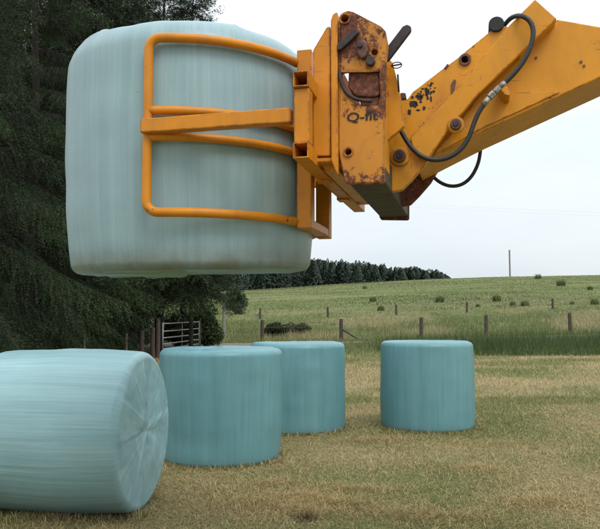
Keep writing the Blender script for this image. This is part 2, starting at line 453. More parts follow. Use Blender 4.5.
# ------------------------------------------------------------------ bales
def bale_mesh(name, rad, h, c_top, c_bot, bulge, seed, mat, lumps=0.012, folds=0.008, nth=208, taper=0.0, seams=(), dome=0.008):
    hz = h / 2
    prof = []
    for k in range(17):
        r = (rad - c_bot) * k / 17; prof.append((r, -hz + 0.012 * (1 - (r / rad) ** 2)))
    for k in range(13):
        a = k / 12 * math.pi / 2
        prof.append((rad - c_bot + c_bot * math.sin(a), -hz + c_bot - c_bot * math.cos(a)))
    for k in range(1, 30):
        prof.append((rad, -hz + c_bot + (h - c_top - c_bot) * k / 30))
    for k in range(13):
        a = k / 12 * math.pi / 2
        prof.append((rad - c_top + c_top * math.cos(a), hz - c_top + c_top * math.sin(a)))
    for k in range(1, 18):
        r = (rad - c_top) * (1 - k / 17); prof.append((max(r, 0.0), hz + dome * (1 - (r / rad) ** 2)))
    prof = np.array(prof)
    arc = np.concatenate([[0], np.cumsum(np.hypot(*np.diff(prof, axis=0).T))])
    th = np.linspace(0, 2 * np.pi, nth, endpoint=False)
    TH, PR = np.meshgrid(th, prof[:, 0], indexing='ij')
    PZ = np.broadcast_to(prof[:, 1], TH.shape).copy()
    S = np.broadcast_to(arc, TH.shape)
    ft = PR / rad
    r = PR + bulge * (1 - (PZ / hz) ** 2) * ft + taper * (-PZ / hz) * ft
    u = TH / (2 * np.pi)
    # lumps (periodic in u), lengthwise ridges and end folds
    lum = vnoise(u * 7, S * 3.2, 1, seed, 7, 64) - 0.5 + 0.5 * (vnoise(u * 15, S * 7, 1, seed + 1, 15, 64) - 0.5)
    r = r + lumps * 2 * lum * np.minimum(1, ft * 1.6)
    flat = vnoise(u * 9, S * 0.5, 1, seed + 2, 9, 16) - 0.5
    r = r + lumps * 1.3 * flat * ft
    rgl = np.random.default_rng(seed + 300)
    CXx, CYy = PR * np.cos(TH), PR * np.sin(TH)
    endm = (1 - sstep(0.90, 0.99, ft)) * (np.abs(PZ) > hz - 0.08)
    crease = np.zeros_like(PZ)
    for _ in range(7):                       # film edges and tucks crossing the end near its middle
        a = rgl.random() * np.pi * 2; off = rgl.normal(0, 0.07)
        dd = CXx * np.cos(a) + CYy * np.sin(a) - off
        al = -CXx * np.sin(a) + CYy * np.cos(a)
        half = sstep(-0.06, 0.05, al * rgl.choice([-1, 1]))
        crease += half * rgl.uniform(0.3, 1) * (np.tanh(dd / 0.012) * 0.0016 + 0.006 * np.exp(-(dd / 0.011) ** 2) * (rgl.random() < 0.45))
    PZ = PZ + np.sign(PZ) * endm * crease * (folds / 0.012)
    for (ph, amp, x0, wob) in seams:
        al = CXx * np.cos(ph) + CYy * np.sin(ph)
        dd = -CXx * np.sin(ph) + CYy * np.cos(ph) + wob * np.sin(al * 9)
        PZ = PZ + (PZ > 0) * endm * amp * (np.exp(-(dd / 0.013) ** 2) + 0.35 * np.tanh(dd / 0.03)) * sstep(x0, x0 + 0.07, al) * (1 - sstep(0.36, 0.56, al))
    cap = sstep(0.03, 0.16, ft) * (1 - sstep(0.86, 0.97, ft)) * (np.abs(PZ) > hz - 0.08)
    fold = np.abs(vnoise(u * 46, S * 0.8, 1, seed + 5, 46, 16) - 0.5) * 2
    fold2 = vnoise(u * 15, S * 1.0, 1, seed + 6, 15, 16) - 0.5
    PZ = PZ + np.sign(PZ) * cap * folds * (-(1 - fold) ** 3 * 0.18 + 0.9 * fold2 * 2) * (0.35 + 0.65 * (1 - ft))
    PZ = PZ - np.sign(PZ) * (np.abs(PZ) > hz - 0.08) * 0.004 * np.exp(-(ft / 0.12) ** 2)
    ridge = np.abs(vnoise(u * 70, S * 0.9, 1, seed + 7, 70, 16) - 0.5) * 2
    r = r + 0.0022 * (1 - ridge) ** 4 * (ft > 0.6)
    x = r * np.cos(TH); y = r * np.sin(TH)
    co = np.stack([x, y, PZ], -1)
    npf = len(prof)
    ii = np.arange(nth * npf).reshape(nth, npf)
    jj = np.roll(ii, -1, axis=0)
    f = np.stack([ii[:, :-1], jj[:, :-1], jj[:, 1:], ii[:, 1:]], -1).reshape(-1, 4)
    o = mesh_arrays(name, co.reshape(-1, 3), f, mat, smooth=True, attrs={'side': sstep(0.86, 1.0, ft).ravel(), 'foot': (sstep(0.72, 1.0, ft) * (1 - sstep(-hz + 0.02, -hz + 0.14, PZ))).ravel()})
    me = o.data
    uvl = me.uv_layers.new(name='UVMap')
    U = np.broadcast_to((np.arange(nth) / nth)[:, None], (nth, npf)); U2 = U + 1.0 / nth
    V = np.broadcast_to(arc[None, :] / arc[-1], (nth, npf))
    uv = np.stack([np.stack([U[:, :-1], V[:, :-1]], -1), np.stack([U2[:, :-1], V[:, :-1]], -1),
                   np.stack([U2[:, 1:], V[:, 1:]], -1), np.stack([U[:, 1:], V[:, 1:]], -1)], 2)
    if len(me.polygons) == len(f):
        uvl.data.foreach_set('uv', uv.reshape(-1).astype(np.float32))
    return o

HB = 1.145
def stand(px, Yd, rad, seed, label, rot, h=HB, taper=0.0, tilt=0.0):
    p = at(px, HOR, Yd)
    o = bale_mesh('wrapped_bale', rad, h, 0.065, 0.06, 0.012, seed, M_film_a, lumps=0.006, folds=0.010, taper=taper)
    o.location = (p.x, Yd, float(terrain(p.x, Yd)) + h / 2 - 0.012)
    o.rotation_euler = (tilt, tilt * 0.5, rot)
    return tag(o, label, 'bale', 'wrapped silage bales on the mown field')
stand(222, 7.48, 0.63, 11, 'upright teal wrapped bale next to the lying bale, its creased top in view', 1.6, taper=-0.008)
stand(297.5, 9.4, 0.625, 23, 'upright teal bale half hidden behind another upright bale', 2.1)
stand(426, 9.5, 0.612, 37, 'upright teal bale standing alone on the right of the field', 1.3, taper=0.004)
lie = bale_mesh('wrapped_bale', 0.584, 1.24, 0.055, 0.12, 0.022, 51, M_film_b, lumps=0.009, folds=0.010,
                seams=((R(-14), 0.022, 0.0, 0.008), (R(135), 0.012, -0.03, 0.01), (R(8), 0.008, 0.05, 0.02), (R(70), 0.005, 0.1, 0.01)), dome=0.01)
lie.rotation_euler = Matrix.Rotation(R(-9), 3, 'Z').to_4x4().to_3x3().to_euler()
ax = Matrix.Rotation(R(-8), 4, 'Z') @ Matrix.Rotation(R(90), 4, 'Y') @ Matrix.Rotation(R(200), 4, 'Z')
lie.matrix_world = Matrix.Translation((-1.785, 5.46, 0.6)) @ ax
tag(lie, 'pale blue wrapped bale lying on its side at the left', 'bale', 'wrapped silage bales on the mown field')

# machine axes: x along the boom (to the right and nearer), y across it (away), z up
MYAW = R(-14)
M0 = Vector((-0.57, 3.57, 0.0))
Mrot = Matrix.Rotation(MYAW, 3, 'Z')
MrotI = Mrot.transposed()
Cm = MrotI @ (Vector((0, 0, EYE)) - M0)
def mp(x, y, ym):
    """machine (x, z) of the photograph's pixel on the upright plane y = ym of the machine"""
    d = MrotI @ ray(x, y)
    t = (ym - Cm.y) / d.y
    q = Cm + d * t
    return (q.x, q.z)

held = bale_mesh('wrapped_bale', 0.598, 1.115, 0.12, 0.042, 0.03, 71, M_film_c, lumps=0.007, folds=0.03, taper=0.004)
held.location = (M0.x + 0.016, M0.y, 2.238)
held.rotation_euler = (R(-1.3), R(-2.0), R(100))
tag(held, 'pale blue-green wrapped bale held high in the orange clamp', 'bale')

# ------------------------------------------------------------------ machine shape builders (machine coordinates)
def plate_local(name, pts, y0, y1, mat, parent, bevel=0.003, holes=()):
    bm = bmesh.new()
    loops = []
    for loop in (pts, *holes):
        vs = [bm.verts.new((p[0], y0, p[1])) for p in loop]
        es = [bm.edges.new((vs[k], vs[(k + 1) % len(vs)])) for k in range(len(vs))]
        loops += es
    if holes:
        res = bmesh.ops.triangle_fill(bm, edges=loops, use_beauty=True)
        faces = [f for f in res['geom'] if isinstance(f, bmesh.types.BMFace)]
    else:
        faces = [bm.faces.new([e.verts[0] for e in loops])] if False else bmesh.ops.triangle_fill(bm, edges=loops, use_beauty=True)['geom']
        faces = [f for f in faces if isinstance(f, bmesh.types.BMFace)]
    bmesh.ops.dissolve_limit(bm, angle_limit=0.01, verts=bm.verts[:], edges=[e for e in bm.edges if len(e.link_faces) == 2])
    faces = bm.faces[:]
    ex = bmesh.ops.extrude_face_region(bm, geom=faces)
    for v in ex['geom']:
        if isinstance(v, bmesh.types.BMVert): v.co.y = y1
    return bm_obj(name, bm, mat, parent, bevel)
def plate(name, px, y0, y1, mat, parent, bevel=0.003, holes=()):
    return plate_local(name, [mp(x, y, y0) for x, y in px], y0, y1, mat, parent, bevel,
                       [[mp(x, y, y0) for x, y in h] for h in holes])
def ring_px(cx, cy, r, k=20):
    return [(cx + r * math.cos(2 * math.pi * i / k), cy + r * math.sin(2 * math.pi * i / k)) for i in range(k)]
def box(name, x0, x1, y0, y1, z0, z1, mat, parent, bevel=0.004):
    bm = bmesh.new()
    bmesh.ops.create_cube(bm, size=1)
    for v in bm.verts:
        v.co = Vector(((x0 + x1) / 2 + v.co.x * (x1 - x0), (y0 + y1) / 2 + v.co.y * (y1 - y0), (z0 + z1) / 2 + v.co.z * (z1 - z0)))
    return bm_obj(name, bm, mat, parent, bevel)
def tube(name, pts, rad, mat, parent, seg=14, closed_ends=True, smoothpath=0, flat=False):
    pts = [Vector(p) for p in pts]
    for _ in range(smoothpath):
        q = [pts[0]]
        for k in range(len(pts) - 1):
            q.append(pts[k] * 0.75 + pts[k + 1] * 0.25); q.append(pts[k] * 0.25 + pts[k + 1] * 0.75)
        q.append(pts[-1]); pts = q
    bm = bmesh.new()
    t0 = (pts[1] - pts[0]).normalized()
    nrm = t0.orthogonal().normalized()
    rings = []
    for k, p in enumerate(pts):
        t = (pts[min(k + 1, len(pts) - 1)] - pts[max(k - 1, 0)]).normalized()
        nrm = (nrm - t * nrm.dot(t)).normalized()
        bn = t.cross(nrm)
        rr = rad[k] if isinstance(rad, (list, tuple)) else rad
        rings.append([bm.verts.new(p + (nrm * math.cos(a) + bn * math.sin(a)) * rr) for a in [2 * math.pi * s / seg for s in range(seg)]])
    for a, c in zip(rings[:-1], rings[1:]):
        for s in range(seg):
            bm.faces.new((a[s], a[(s + 1) % seg], c[(s + 1) % seg], c[s]))
    if closed_ends:
        bm.faces.new(rings[0][::-1]); bm.faces.new(rings[-1])
    o = bm_obj(name, bm, mat, parent, smooth=True)
    for p in o.data.polygons:
        if len(p.vertices) > 4 or flat: p.use_smooth = False
    return o
def disc(name, cx, cz, r, y0, y1, mat, parent, seg=28, bevel=0.003, inner=0.0):
    if inner:
        return plate_local(name, [(cx + r * math.cos(2 * math.pi * i / seg), cz + r * math.sin(2 * math.pi * i / seg)) for i in range(seg)],
                           y0, y1, mat, parent, 0.0,
                           [[(cx + inner * math.cos(2 * math.pi * i / seg), cz + inner * math.sin(2 * math.pi * i / seg)) for i in range(seg)]])
    return plate_local(name, [(cx + r * math.cos(2 * math.pi * i / seg), cz + r * math.sin(2 * math.pi * i / seg)) for i in range(seg)],
                       y0, y1, mat, parent, bevel)
def square_tube(name, cx, cz, s, wall, y0, y1, mat, parent):
    h, i = s / 2, s / 2 - wall
    return plate_local(name, [(cx - h, cz - h), (cx + h, cz - h), (cx + h, cz + h), (cx - h, cz + h)], y0, y1, mat, parent, 0.002,
                       [[(cx - i, cz - i), (cx + i, cz - i), (cx + i, cz + i), (cx - i, cz + i)]])

# ------------------------------------------------------------------ bale clamp
clamp = empty('bale_clamp', M0, MYAW)
tag(clamp, 'orange tube bale clamp gripping the raised bale', 'bale clamp')
RT, TR = 0.661, 0.0205
def arc_arm(side):
    a0, a1 = R(-82.6), R(-19)
    zs = dict(top=2.645, um=2.328, lm=2.214, bot=1.893)
    def P(a, z): return (RT * math.cos(a), side * -RT * math.sin(a) * -1, z)
    def arc(z, a_from, a_to, k=22): return [P(a_from + (a_to - a_from) * i / k, z) for i in range(k + 1)]
    cr = 0.05
    da = cr / RT
    path = arc(zs['top'], a1, a0 + da)
    for i in range(1, 6):
        t = i / 6 * math.pi / 2
        path.append(P(a0 + da * (1 - math.sin(t)), zs['top'] - cr * (1 - math.cos(t))))
    path += [P(a0, zs['top'] - cr - (zs['top'] - zs['bot'] - 2 * cr) * i / 8) for i in range(9)]
    for i in range(1, 6):
        t = i / 6 * math.pi / 2
        path.append(P(a0 + da * (1 - math.cos(t)), zs['bot'] + cr * (1 - math.sin(t))))
    path += arc(zs['bot'], a0 + da, a1)
    tube('bent_tube_frame', path, TR, M_clamp, clamp, 16)
    tube('arm_tube', arc(zs['um'], a0, a1), TR * 0.92, M_clamp, clamp, 16)
    tube('arm_tube', arc(zs['lm'], a0, a1), TR * 0.92, M_clamp, clamp, 16)
    # straight square strut from the end tube back to the slide
    xl, xr_ = RT * math.cos(a0) - 0.012, 0.722
    y0, y1 = sorted((side * 0.702, side * 0.648))
    box('strut', xl, xr_, y0, y1, 2.222, 2.282, M_clamp, clamp, 0.005)
    # back post
    y0, y1 = sorted((side * 0.165, side * 0.235))
    box('back_post', 0.63, 0.70, y0, y1, 1.86, 2.70, M_clamp, clamp, 0.005)
arc_arm(-1)
# the far arm mirrors the near one
def arc_arm_far():
    before = set(bpy.data.objects)
    arc_arm(1)
    return before
arc_arm_far()
box('foot_plate', 0.632, 0.698, -0.164, 0.164, 1.865, 1.905, M_clamp, clamp)
box('head_bar', 0.632, 0.698, -0.164, 0.164, 2.6, 2.65, M_clamp, clamp)
bxu, bzu = mp(300.5, 78.5, -0.72)
bxl, bzl = mp(300.5, 150.0, -0.72)
square_tube('slide_tube', bxu, bzu, 0.063, 0.006, -0.72, 0.72, M_clamp, clamp)
square_tube('slide_tube', bxu, bzl, 0.063, 0.006, -0.72, 0.72, M_clamp, clamp)
for s in (-1, 1):
    y0, y1 = sorted((s * 0.705, s * 0.64))
    box('slide_post', bxu - 0.031, bxu + 0.031, y0, y1, bzl + 0.0325, bzu - 0.0325, M_clamp, clamp)
box('joining_web', 0.695, bxu - 0.02, -0.225, 0.225, bzl + 0.034, bzu - 0.034, M_clamp, clamp)
YH = -0.56
plate('carriage_plate', [(313, 50), (326.5, 27), (330, 26), (330.5, 156), (313, 156)], YH, YH + 0.05, M_clamp, clamp, 0.004)
plate('carriage_edge', [(330.6, 20), (332.5, 14.5), (335, 12.5), (337.2, 12), (338, 175), (335, 170), (331, 160)], YH - 0.012, YH + 0.03, M_clamp, clamp, 0.004)
# sockets carrying the slides, and the lower cross members of the carriage
x0, z1 = mp(309, 155.5, YH); x1, _ = mp(338, 155, YH)
box('socket_plate', x0, x1, YH + 0.002, 0.56, z1 - 0.03, z1 - 0.012, M_clamp, clamp, 0.003)
plate('gusset', [(309, 157.5), (336, 157), (336, 171), (327, 170)], YH + 0.06, YH + 0.075, M_nose, clamp)
xa, za = mp(323, 171, YH + 0.08); xb, zb = mp(338, 160, YH + 0.08)
box('lower_cross_member', xa, xb, YH + 0.08, 0.32, za, zb, M_nose, clamp, 0.006)
xa, za = mp(316, 70, -0.5); xb, zb = mp(331, 48, -0.5)
box('upper_cross_member', xa, xb, -0.5, 0.56, za, zb, M_clamp, clamp, 0.006)
xa, za = mp(316, 150, -0.5); xb, zb = mp(331, 130, -0.5)
box('middle_cross_member', xa, xb, -0.5, 0.56, za, zb, M_clamp, clamp, 0.006)
def far_plate(name, px, ynear, yf0, yf1, mat, parent, bevel=0.003):
    return plate_local(name, [mp(x, y, ynear) for x, y in px], yf0, yf1, mat, parent, bevel)
far_plate('carriage_plate', [(313, 50), (326.5, 27), (330, 26), (330.5, 156), (313, 156)], YH, 0.51, 0.56, M_clamp, clamp)
# collars where the slide tubes enter the carriage
for z in (bzu, bzl):
    for y in (-0.30, 0.22):
        box('slide_collar', bxu - 0.04, mp(316, 100, -0.5)[0] + 0.01, y, y + 0.08, z - 0.041, z + 0.041, M_clamp, clamp)

# ------------------------------------------------------------------ telehandler boom and headstock
tele = empty('telehandler_boom', M0, MYAW)
tag(tele, 'orange telehandler boom end with worn headstock and hydraulic hose', 'telehandler')
side_px = [(338.5, 150), (338, 24), (339.5, 17), (343, 12), (348, 10.5), (353, 11.5), (381, 26), (385.5, 31), (388, 44), (386, 62), (384.5, 120), (384, 181), (382, 183), (346, 183), (344, 180)]
opening = [(341, 72), (346, 71), (379, 71), (380, 96), (378, 105), (361, 106), (352, 101), (345, 93), (341.5, 84)]
sp = plate('headstock_side', side_px, YH, YH + 0.032, M_head, tele, 0.004,
           holes=[ring_px(345, 19, 4.6), ring_px(348.5, 152, 4.0), opening, ring_px(374.5, 52, 3.2, 14)])
far_plate('headstock_side', side_px, YH, 0.53, 0.562, M_rusty, tele, 0.004)
# lower hollow cross beam: shade of its underside put into the dark colour
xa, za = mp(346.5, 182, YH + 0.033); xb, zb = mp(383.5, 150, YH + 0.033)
box('lower_cross_beam', xa, xb, YH + 0.033, 0.529, za + 0.001, zb, M_beam_shade, tele, 0.008)
for (cx, cy, r) in ((345, 19, 4.6), (348.5, 152, 4.0)):
    c = mp(cx, cy, YH); rr = abs(mp(cx + r, cy, YH)[0] - c[0])
    disc('cross_tube', c[0], c[1], rr * 1.25, YH - 0.008, 0.54, M_head, tele, 24, inner=rr * 0.86)
    disc('bore_shade', c[0], c[1], rr * 0.85, YH + 0.12, YH + 0.13, M_black, tele, 20, 0)  # black disc set in for the shade inside the tube
# back plate of the headstock (towards the boom) and uprights
xa, za = mp(379, 168, -0.5); xb, zb = mp(386, 40, -0.5)
box('back_plate', xa, xa + 0.025, -0.52, -0.34, za, zb, M_nose, tele)
box('back_plate', xa, xa + 0.025, 0.34, 0.52, za, zb, M_nose, tele)
plate('gusset', [(381, 52), (392.5, 62), (399, 88), (402, 104), (404, 126), (381, 146)], -0.4, -0.37, M_nose, tele, 0.003)
far_plate('gusset', [(381, 52), (392.5, 62), (399, 88), (402, 104), (404, 126), (381, 146)], -0.4, 0.37, 0.40, M_nose, tele)
xa, za = mp(352, 68, -0.45); xb, zb = mp(380, 30, -0.45)
box('upper_cross_beam', xa, xb, -0.5, 0.529, zb - 0.10, zb - 0.02, M_head, tele, 0.006)
# latch work on the near side
plate('latch_block', [(348.5, 72), (379.5, 72), (379.8, 94), (375, 97), (356, 96), (348, 87)], YH + 0.012, YH + 0.1, M_rusty, tele, 0.006)
plate('latch_tray', [(359, 97), (380, 97), (379, 106), (361, 106.5)], YH + 0.02, YH + 0.14, M_rusty, tele, 0.004)
strap = [(339.6, 70), (340.5, 80), (344, 89), (350, 96.5), (360, 100.5), (372, 101)]
tube('latch_strap', [(mp(x, y, YH - 0.004)[0], YH - 0.004, mp(x, y, YH - 0.004)[1]) for x, y in strap], 0.008, M_darksteel, tele, 8, True, 2)
plate('locking_bar', [(337, 44), (352.5, 29.5), (357.5, 28.5), (359, 32.5), (341, 49.5), (337, 50)], YH - 0.022, YH - 0.003, M_darksteel, tele, 0.004)
plate('cam_plate', [(358, 42), (363, 38.5), (367, 42), (368, 50), (365.5, 57), (361, 58.5), (357, 53)], YH - 0.03, YH - 0.001, M_pin, tele, 0.006)
c = mp(371, 62.5, YH); disc('cam_pin', c[0], c[1], 0.019, YH - 0.026, YH - 0.001, M_darksteel, tele, 18)
c = mp(361, 48, YH); disc('cam_pin', c[0], c[1], 0.013, YH - 0.042, YH - 0.031, M_darksteel, tele, 14)
plate('weld_rib', [(340, 70), (378, 69.5), (378, 71.8), (340, 72.5)], YH - 0.008, YH - 0.001, M_head, tele, 0.002)
plate('lock_lever', [(380.5, 55), (402.5, 26), (407, 23.8), (411, 26), (411.2, 30.5), (388.5, 60.5), (383, 61)], YH + 0.04, YH + 0.062, M_darksteel, tele, 0.006)
# spring clip on its pin
cx, cz = mp(397, 66, -0.42)
tube('clip_ring', [(cx + 0.021 * math.cos(a), -0.43, cz + 0.013 * math.sin(a)) for a in np.linspace(0, 2 * math.pi, 20)], 0.0022, M_darksteel, tele, 6)
p0 = mp(393, 68, -0.42); p1 = mp(394.5, 92, -0.42)
tube('clip_pin', [(p0[0] + 0.02, -0.42, p0[1] - 0.03), (p1[0] + 0.018, -0.42, p1[1])], 0.004, M_darksteel, tele, 8)
p0 = mp(391, 66, -0.43); p1 = mp(402, 64, -0.43)
tube('clip_pin', [(p0[0], -0.43, p0[1]), (p1[0], -0.43, p1[1])], 0.0035, M_pin, tele, 8)
plate('clip_lug', [(399, 94), (402, 92.5), (405.5, 93), (406, 98), (399, 99)], -0.36, -0.33, M_pin, tele, 0.002)

# painted lettering
fc = bpy.data.curves.new('lettering', 'FONT')
fc.body = 'Q-fit'
fc.size = 1.0
fc.shear = 0.05
fc.extrude = 0.0
tmp = bpy.data.objects.new('lettering_tmp', fc)
COL.objects.link(tmp)
bpy.context.view_layer.update()
dg = bpy.context.evaluated_depsgraph_get()
tme = bpy.data.meshes.new_from_object(tmp.evaluated_get(dg))
bpy.data.objects.remove(tmp)
co = np.array([v.co[:] for v in tme.vertices])
(xa, za), (xb, zb) = mp(347, 123.5, YH - 0.003), mp(377.5, 111, YH - 0.003)
mn, mx = co.min(0), co.max(0)
for v in tme.vertices:
    u, w = (v.co.x - mn[0]) / (mx[0] - mn[0]), (v.co.y - mn[1]) / (mx[1] - mn[1])
    v.co = (xa + u * (xb - xa), YH - 0.003, za + w * (zb - za))
bmt = bmesh.new()
for dx_, dz_, dy_ in ((0, 0, 0), (0.0022, 0, -0.0002), (0.0011, 0.0012, -0.0004)):
    n0 = len(bmt.verts)
    bmt.from_mesh(tme)
    bmt.verts.ensure_lookup_table()
    for v in bmt.verts[n0:]: v.co += Vector((dx_, dy_, dz_))
bmt.to_mesh(tme); bmt.free()
tme.materials.append(M_black)
lt = bpy.data.objects.new('lettering', tme)
link(lt, tele)
lt['label'] = 'black letters Q-fit painted on the worn headstock side'

# boom
YB = 0.18
top = [mp(557, 19, -YB), mp(600, 26.5, -YB)]
low = [mp(416, 166, -YB), mp(482, 132, -YB), mp(600, 77.5, -YB)]
dirv = Vector((1.0, -0.16))
lowdir = (Vector(low[2]) - Vector(low[1])).normalized()
bend = Vector(low[2]) + lowdir * 0.10
topx = Vector(top[1]) + (Vector(top[1]) - Vector(top[0])).normalized() * 0.05
ext = 2.2
boom_pts = [low[0], low[1], low[2], tuple(bend), tuple(bend + dirv * ext), tuple(topx + dirv * ext + Vector((0.05, 0.02))), tuple(topx), top[0], mp(470, 100, -YB), mp(425, 150, -YB)]
boom = plate_local('boom', boom_pts, -YB, YB, M_boom, tele, 0.006)
plate('boom_side_plate', [(431, 156.5), (452, 133), (479, 96), (483, 93), (499, 92), (560, 92), (482, 128)], -YB - 0.008, -YB - 0.0005, M_boom, tele, 0.002)
cheek_px = [(381, 106), (408, 98.5), (412.5, 92), (447, 65.5), (455, 60), (491, 30.5), (497, 25), (508, 26.5), (512, 34), (470, 98), (440, 140), (425, 165), (412, 180), (402, 190), (391, 192), (381, 180)]
plate('boom_cheek', cheek_px, -YB - 0.045, -YB - 0.009, M_nose, tele, 0.004, holes=[ring_px(465, 60, 3.6, 16)])
far_plate('boom_cheek', cheek_px, -YB - 0.045, YB + 0.009, YB + 0.045, M_rusty, tele, 0.004)
plate('tilt_box', [(410, 137), (447, 99.5), (507, 27.5), (535, -1), (557, 18.5), (477.5, 95), (448, 130), (427, 159.5), (420.5, 158), (412.5, 147)], -YB - 0.075, -YB - 0.046, M_boom, tele, 0.005)
box_px = [(507, 28), (535, -1), (557, 18.5), (520, 54)]
far_plate('tilt_box_head', box_px, -YB - 0.075, -YB - 0.0455, YB, M_boom, tele, 0.004)
# inner cross body between cheeks so that the nose is closed
far_plate('nose_web', [(400, 108), (447, 74), (490, 38), (500, 36), (440, 120), (405, 170), (396, 160)], -YB - 0.045, -0.1, 0.1, M_nose, tele, 0.004)
# stub of headstock link to the cheek pivots
def pin(px_, py_, r_, y, ring=True, mat=M_pin):
    c = mp(px_, py_, y)
    w = disc('pin_boss', c[0], c[1], r_, y - 0.012, y - 0.0005, M_nose, tele, 28, 0.004)
    d = disc('pivot_pin', c[0], c[1], r_ * 0.66, y - 0.03, y - 0.0125, mat, tele, 24, 0.004)
    h = disc('pin_head', c[0], c[1], r_ * 0.36, y - 0.036, y - 0.0305, M_darksteel, tele, 6, 0.002)
    h.parent = d
pin(400, 157, 0.043, -YB - 0.046)
pin(456, 125.5, 0.037, -YB - 0.076)
pin(397.5, 117, 0.034, -YB - 0.046, mat=M_darksteel)
c = mp(465, 60, -YB - 0.046); disc('bush', c[0], c[1], 0.026, -YB - 0.056, -YB + 0.1, M_pin, tele, 24, inner=0.016)
c = mp(496, 29, -YB); disc('pivot_pin', c[0], c[1], 0.033, -YB - 0.06, YB + 0.06, M_black, tele, 24, 0.003)
plate('step_lug', [(451, 84), (454, 79), (456, 80), (453.5, 96), (451.5, 96)], -YB - 0.052, -YB - 0.0455, M_pin, tele, 0.001)
plate('lug', [(444, 68), (447.5, 63.5), (449, 65), (446, 69)], -YB - 0.05, -YB - 0.01, M_pin, tele, 0.001)
for (px_, py_) in ((536, 58), (581, 62), (584, 66)):
    c = mp(px_, py_, -YB); disc('weld_spot', c[0], c[1], 0.006, -YB - 0.004, -YB - 0.0004, M_pin, tele, 8, 0)
# black worn patches left of old transfers
rng = np.random.default_rng(5)
def blotch(cx, cy, w, h, y, k=16):
    pts = [(cx + w * math.cos(a) * (0.55 + 0.6 * rng.random()), cy + h * math.sin(a) * (0.55 + 0.6 * rng.random())) for a in np.linspace(0, 2 * math.pi, k, endpoint=False)]
    plate('worn_patch', pts, y - 0.0018, y - 0.0003, M_black, tele, 0)
bits = [(411 + 24 * rng.random(), 0, 0.5 + 1.3 * rng.random(), 0.5 + 1.5 * rng.random()) for _ in range(34)]
bits = [(a, 101.5 - 0.6 * (a - 411) + 9 * (rng.random() - 0.45) * 1.6, w, h) for a, _, w, h in bits]
for bx_, by_, w, h in bits: blotch(bx_, by_, w, h, -YB - 0.045, 9)
for bx_, by_, w, h in ((414, 104, 4.5, 4), (420, 97, 3.2, 3.4), (427, 92, 2.6, 4.2), (409.5, 112, 2.2, 3.5), (431, 99, 1.2, 3), (424, 108, 1.6, 2.2), (418, 110, 2.2, 1.2)):
    blotch(bx_, by_, w, h, -YB - 0.045)

# hoses
YHs = -YB - 0.115
h1 = [(386, 107, -0.3), (393, 117, -0.3), (401, 131, -0.3), (409, 145, -0.3), (420, 156, YHs), (433, 160.5, YHs), (448, 158.5, YHs), (461, 150, YHs), (469, 138, YHs), (474, 123, YHs), (479.5, 110, YHs), (489, 98, YHs), (500, 87, YHs), (513, 75, YHs), (524, 61, YHs), (531, 46, YHs), (534, 32, YHs), (530.5, 20.5, YHs), (521, 15, YHs), (511.5, 17, -0.2), (505, 24, -0.1), (500, 31, -0.05)]
def m3(p): q = mp(p[0], p[1], p[2]); return (q[0], p[2], q[1])
hose = tube('hose', [m3(p) for p in h1], 0.0105, M_rubber, tele, 12, True, 2)
fit = [(483, 105), (489, 98), (495, 92), (500, 87), (505, 82.5)]
for k in range(4):
    a, c_ = fit[k], fit[k + 1]
    rr = [0.0125, 0.0155, 0.0140, 0.0125][k]
    e = 0.01 if k != 1 else 0.1
    tube('hose_fitting', [m3((a[0] + (c_[0] - a[0]) * e, a[1] + (c_[1] - a[1]) * e, YHs)), m3((c_[0] - (c_[0] - a[0]) * e, c_[1] - (c_[1] - a[1]) * e, YHs))], rr, M_zinc, hose, 6 if k in (1, 2) else 14, flat=k in (1, 2))
plate('hose_bracket', [(499, 84), (503, 82.5), (511, 91), (509.5, 95.5), (505, 95), (500, 89)], YHs - 0.004, -YB - 0.009, M_boom, tele, 0.002)
h2 = [(424, 164, 0.2), (431, 174, 0.2), (438, 181.5, 0.2), (449, 186.5, 0.2), (461, 185.5, 0.2), (471, 178, 0.2), (478, 165, 0.2), (480.5, 152, 0.2), (481, 138, 0.2)]
tube('hose', [m3((x, y, YB + 0.03)) for x, y, _ in h2], 0.009, M_rubber, tele, 12, True, 2)

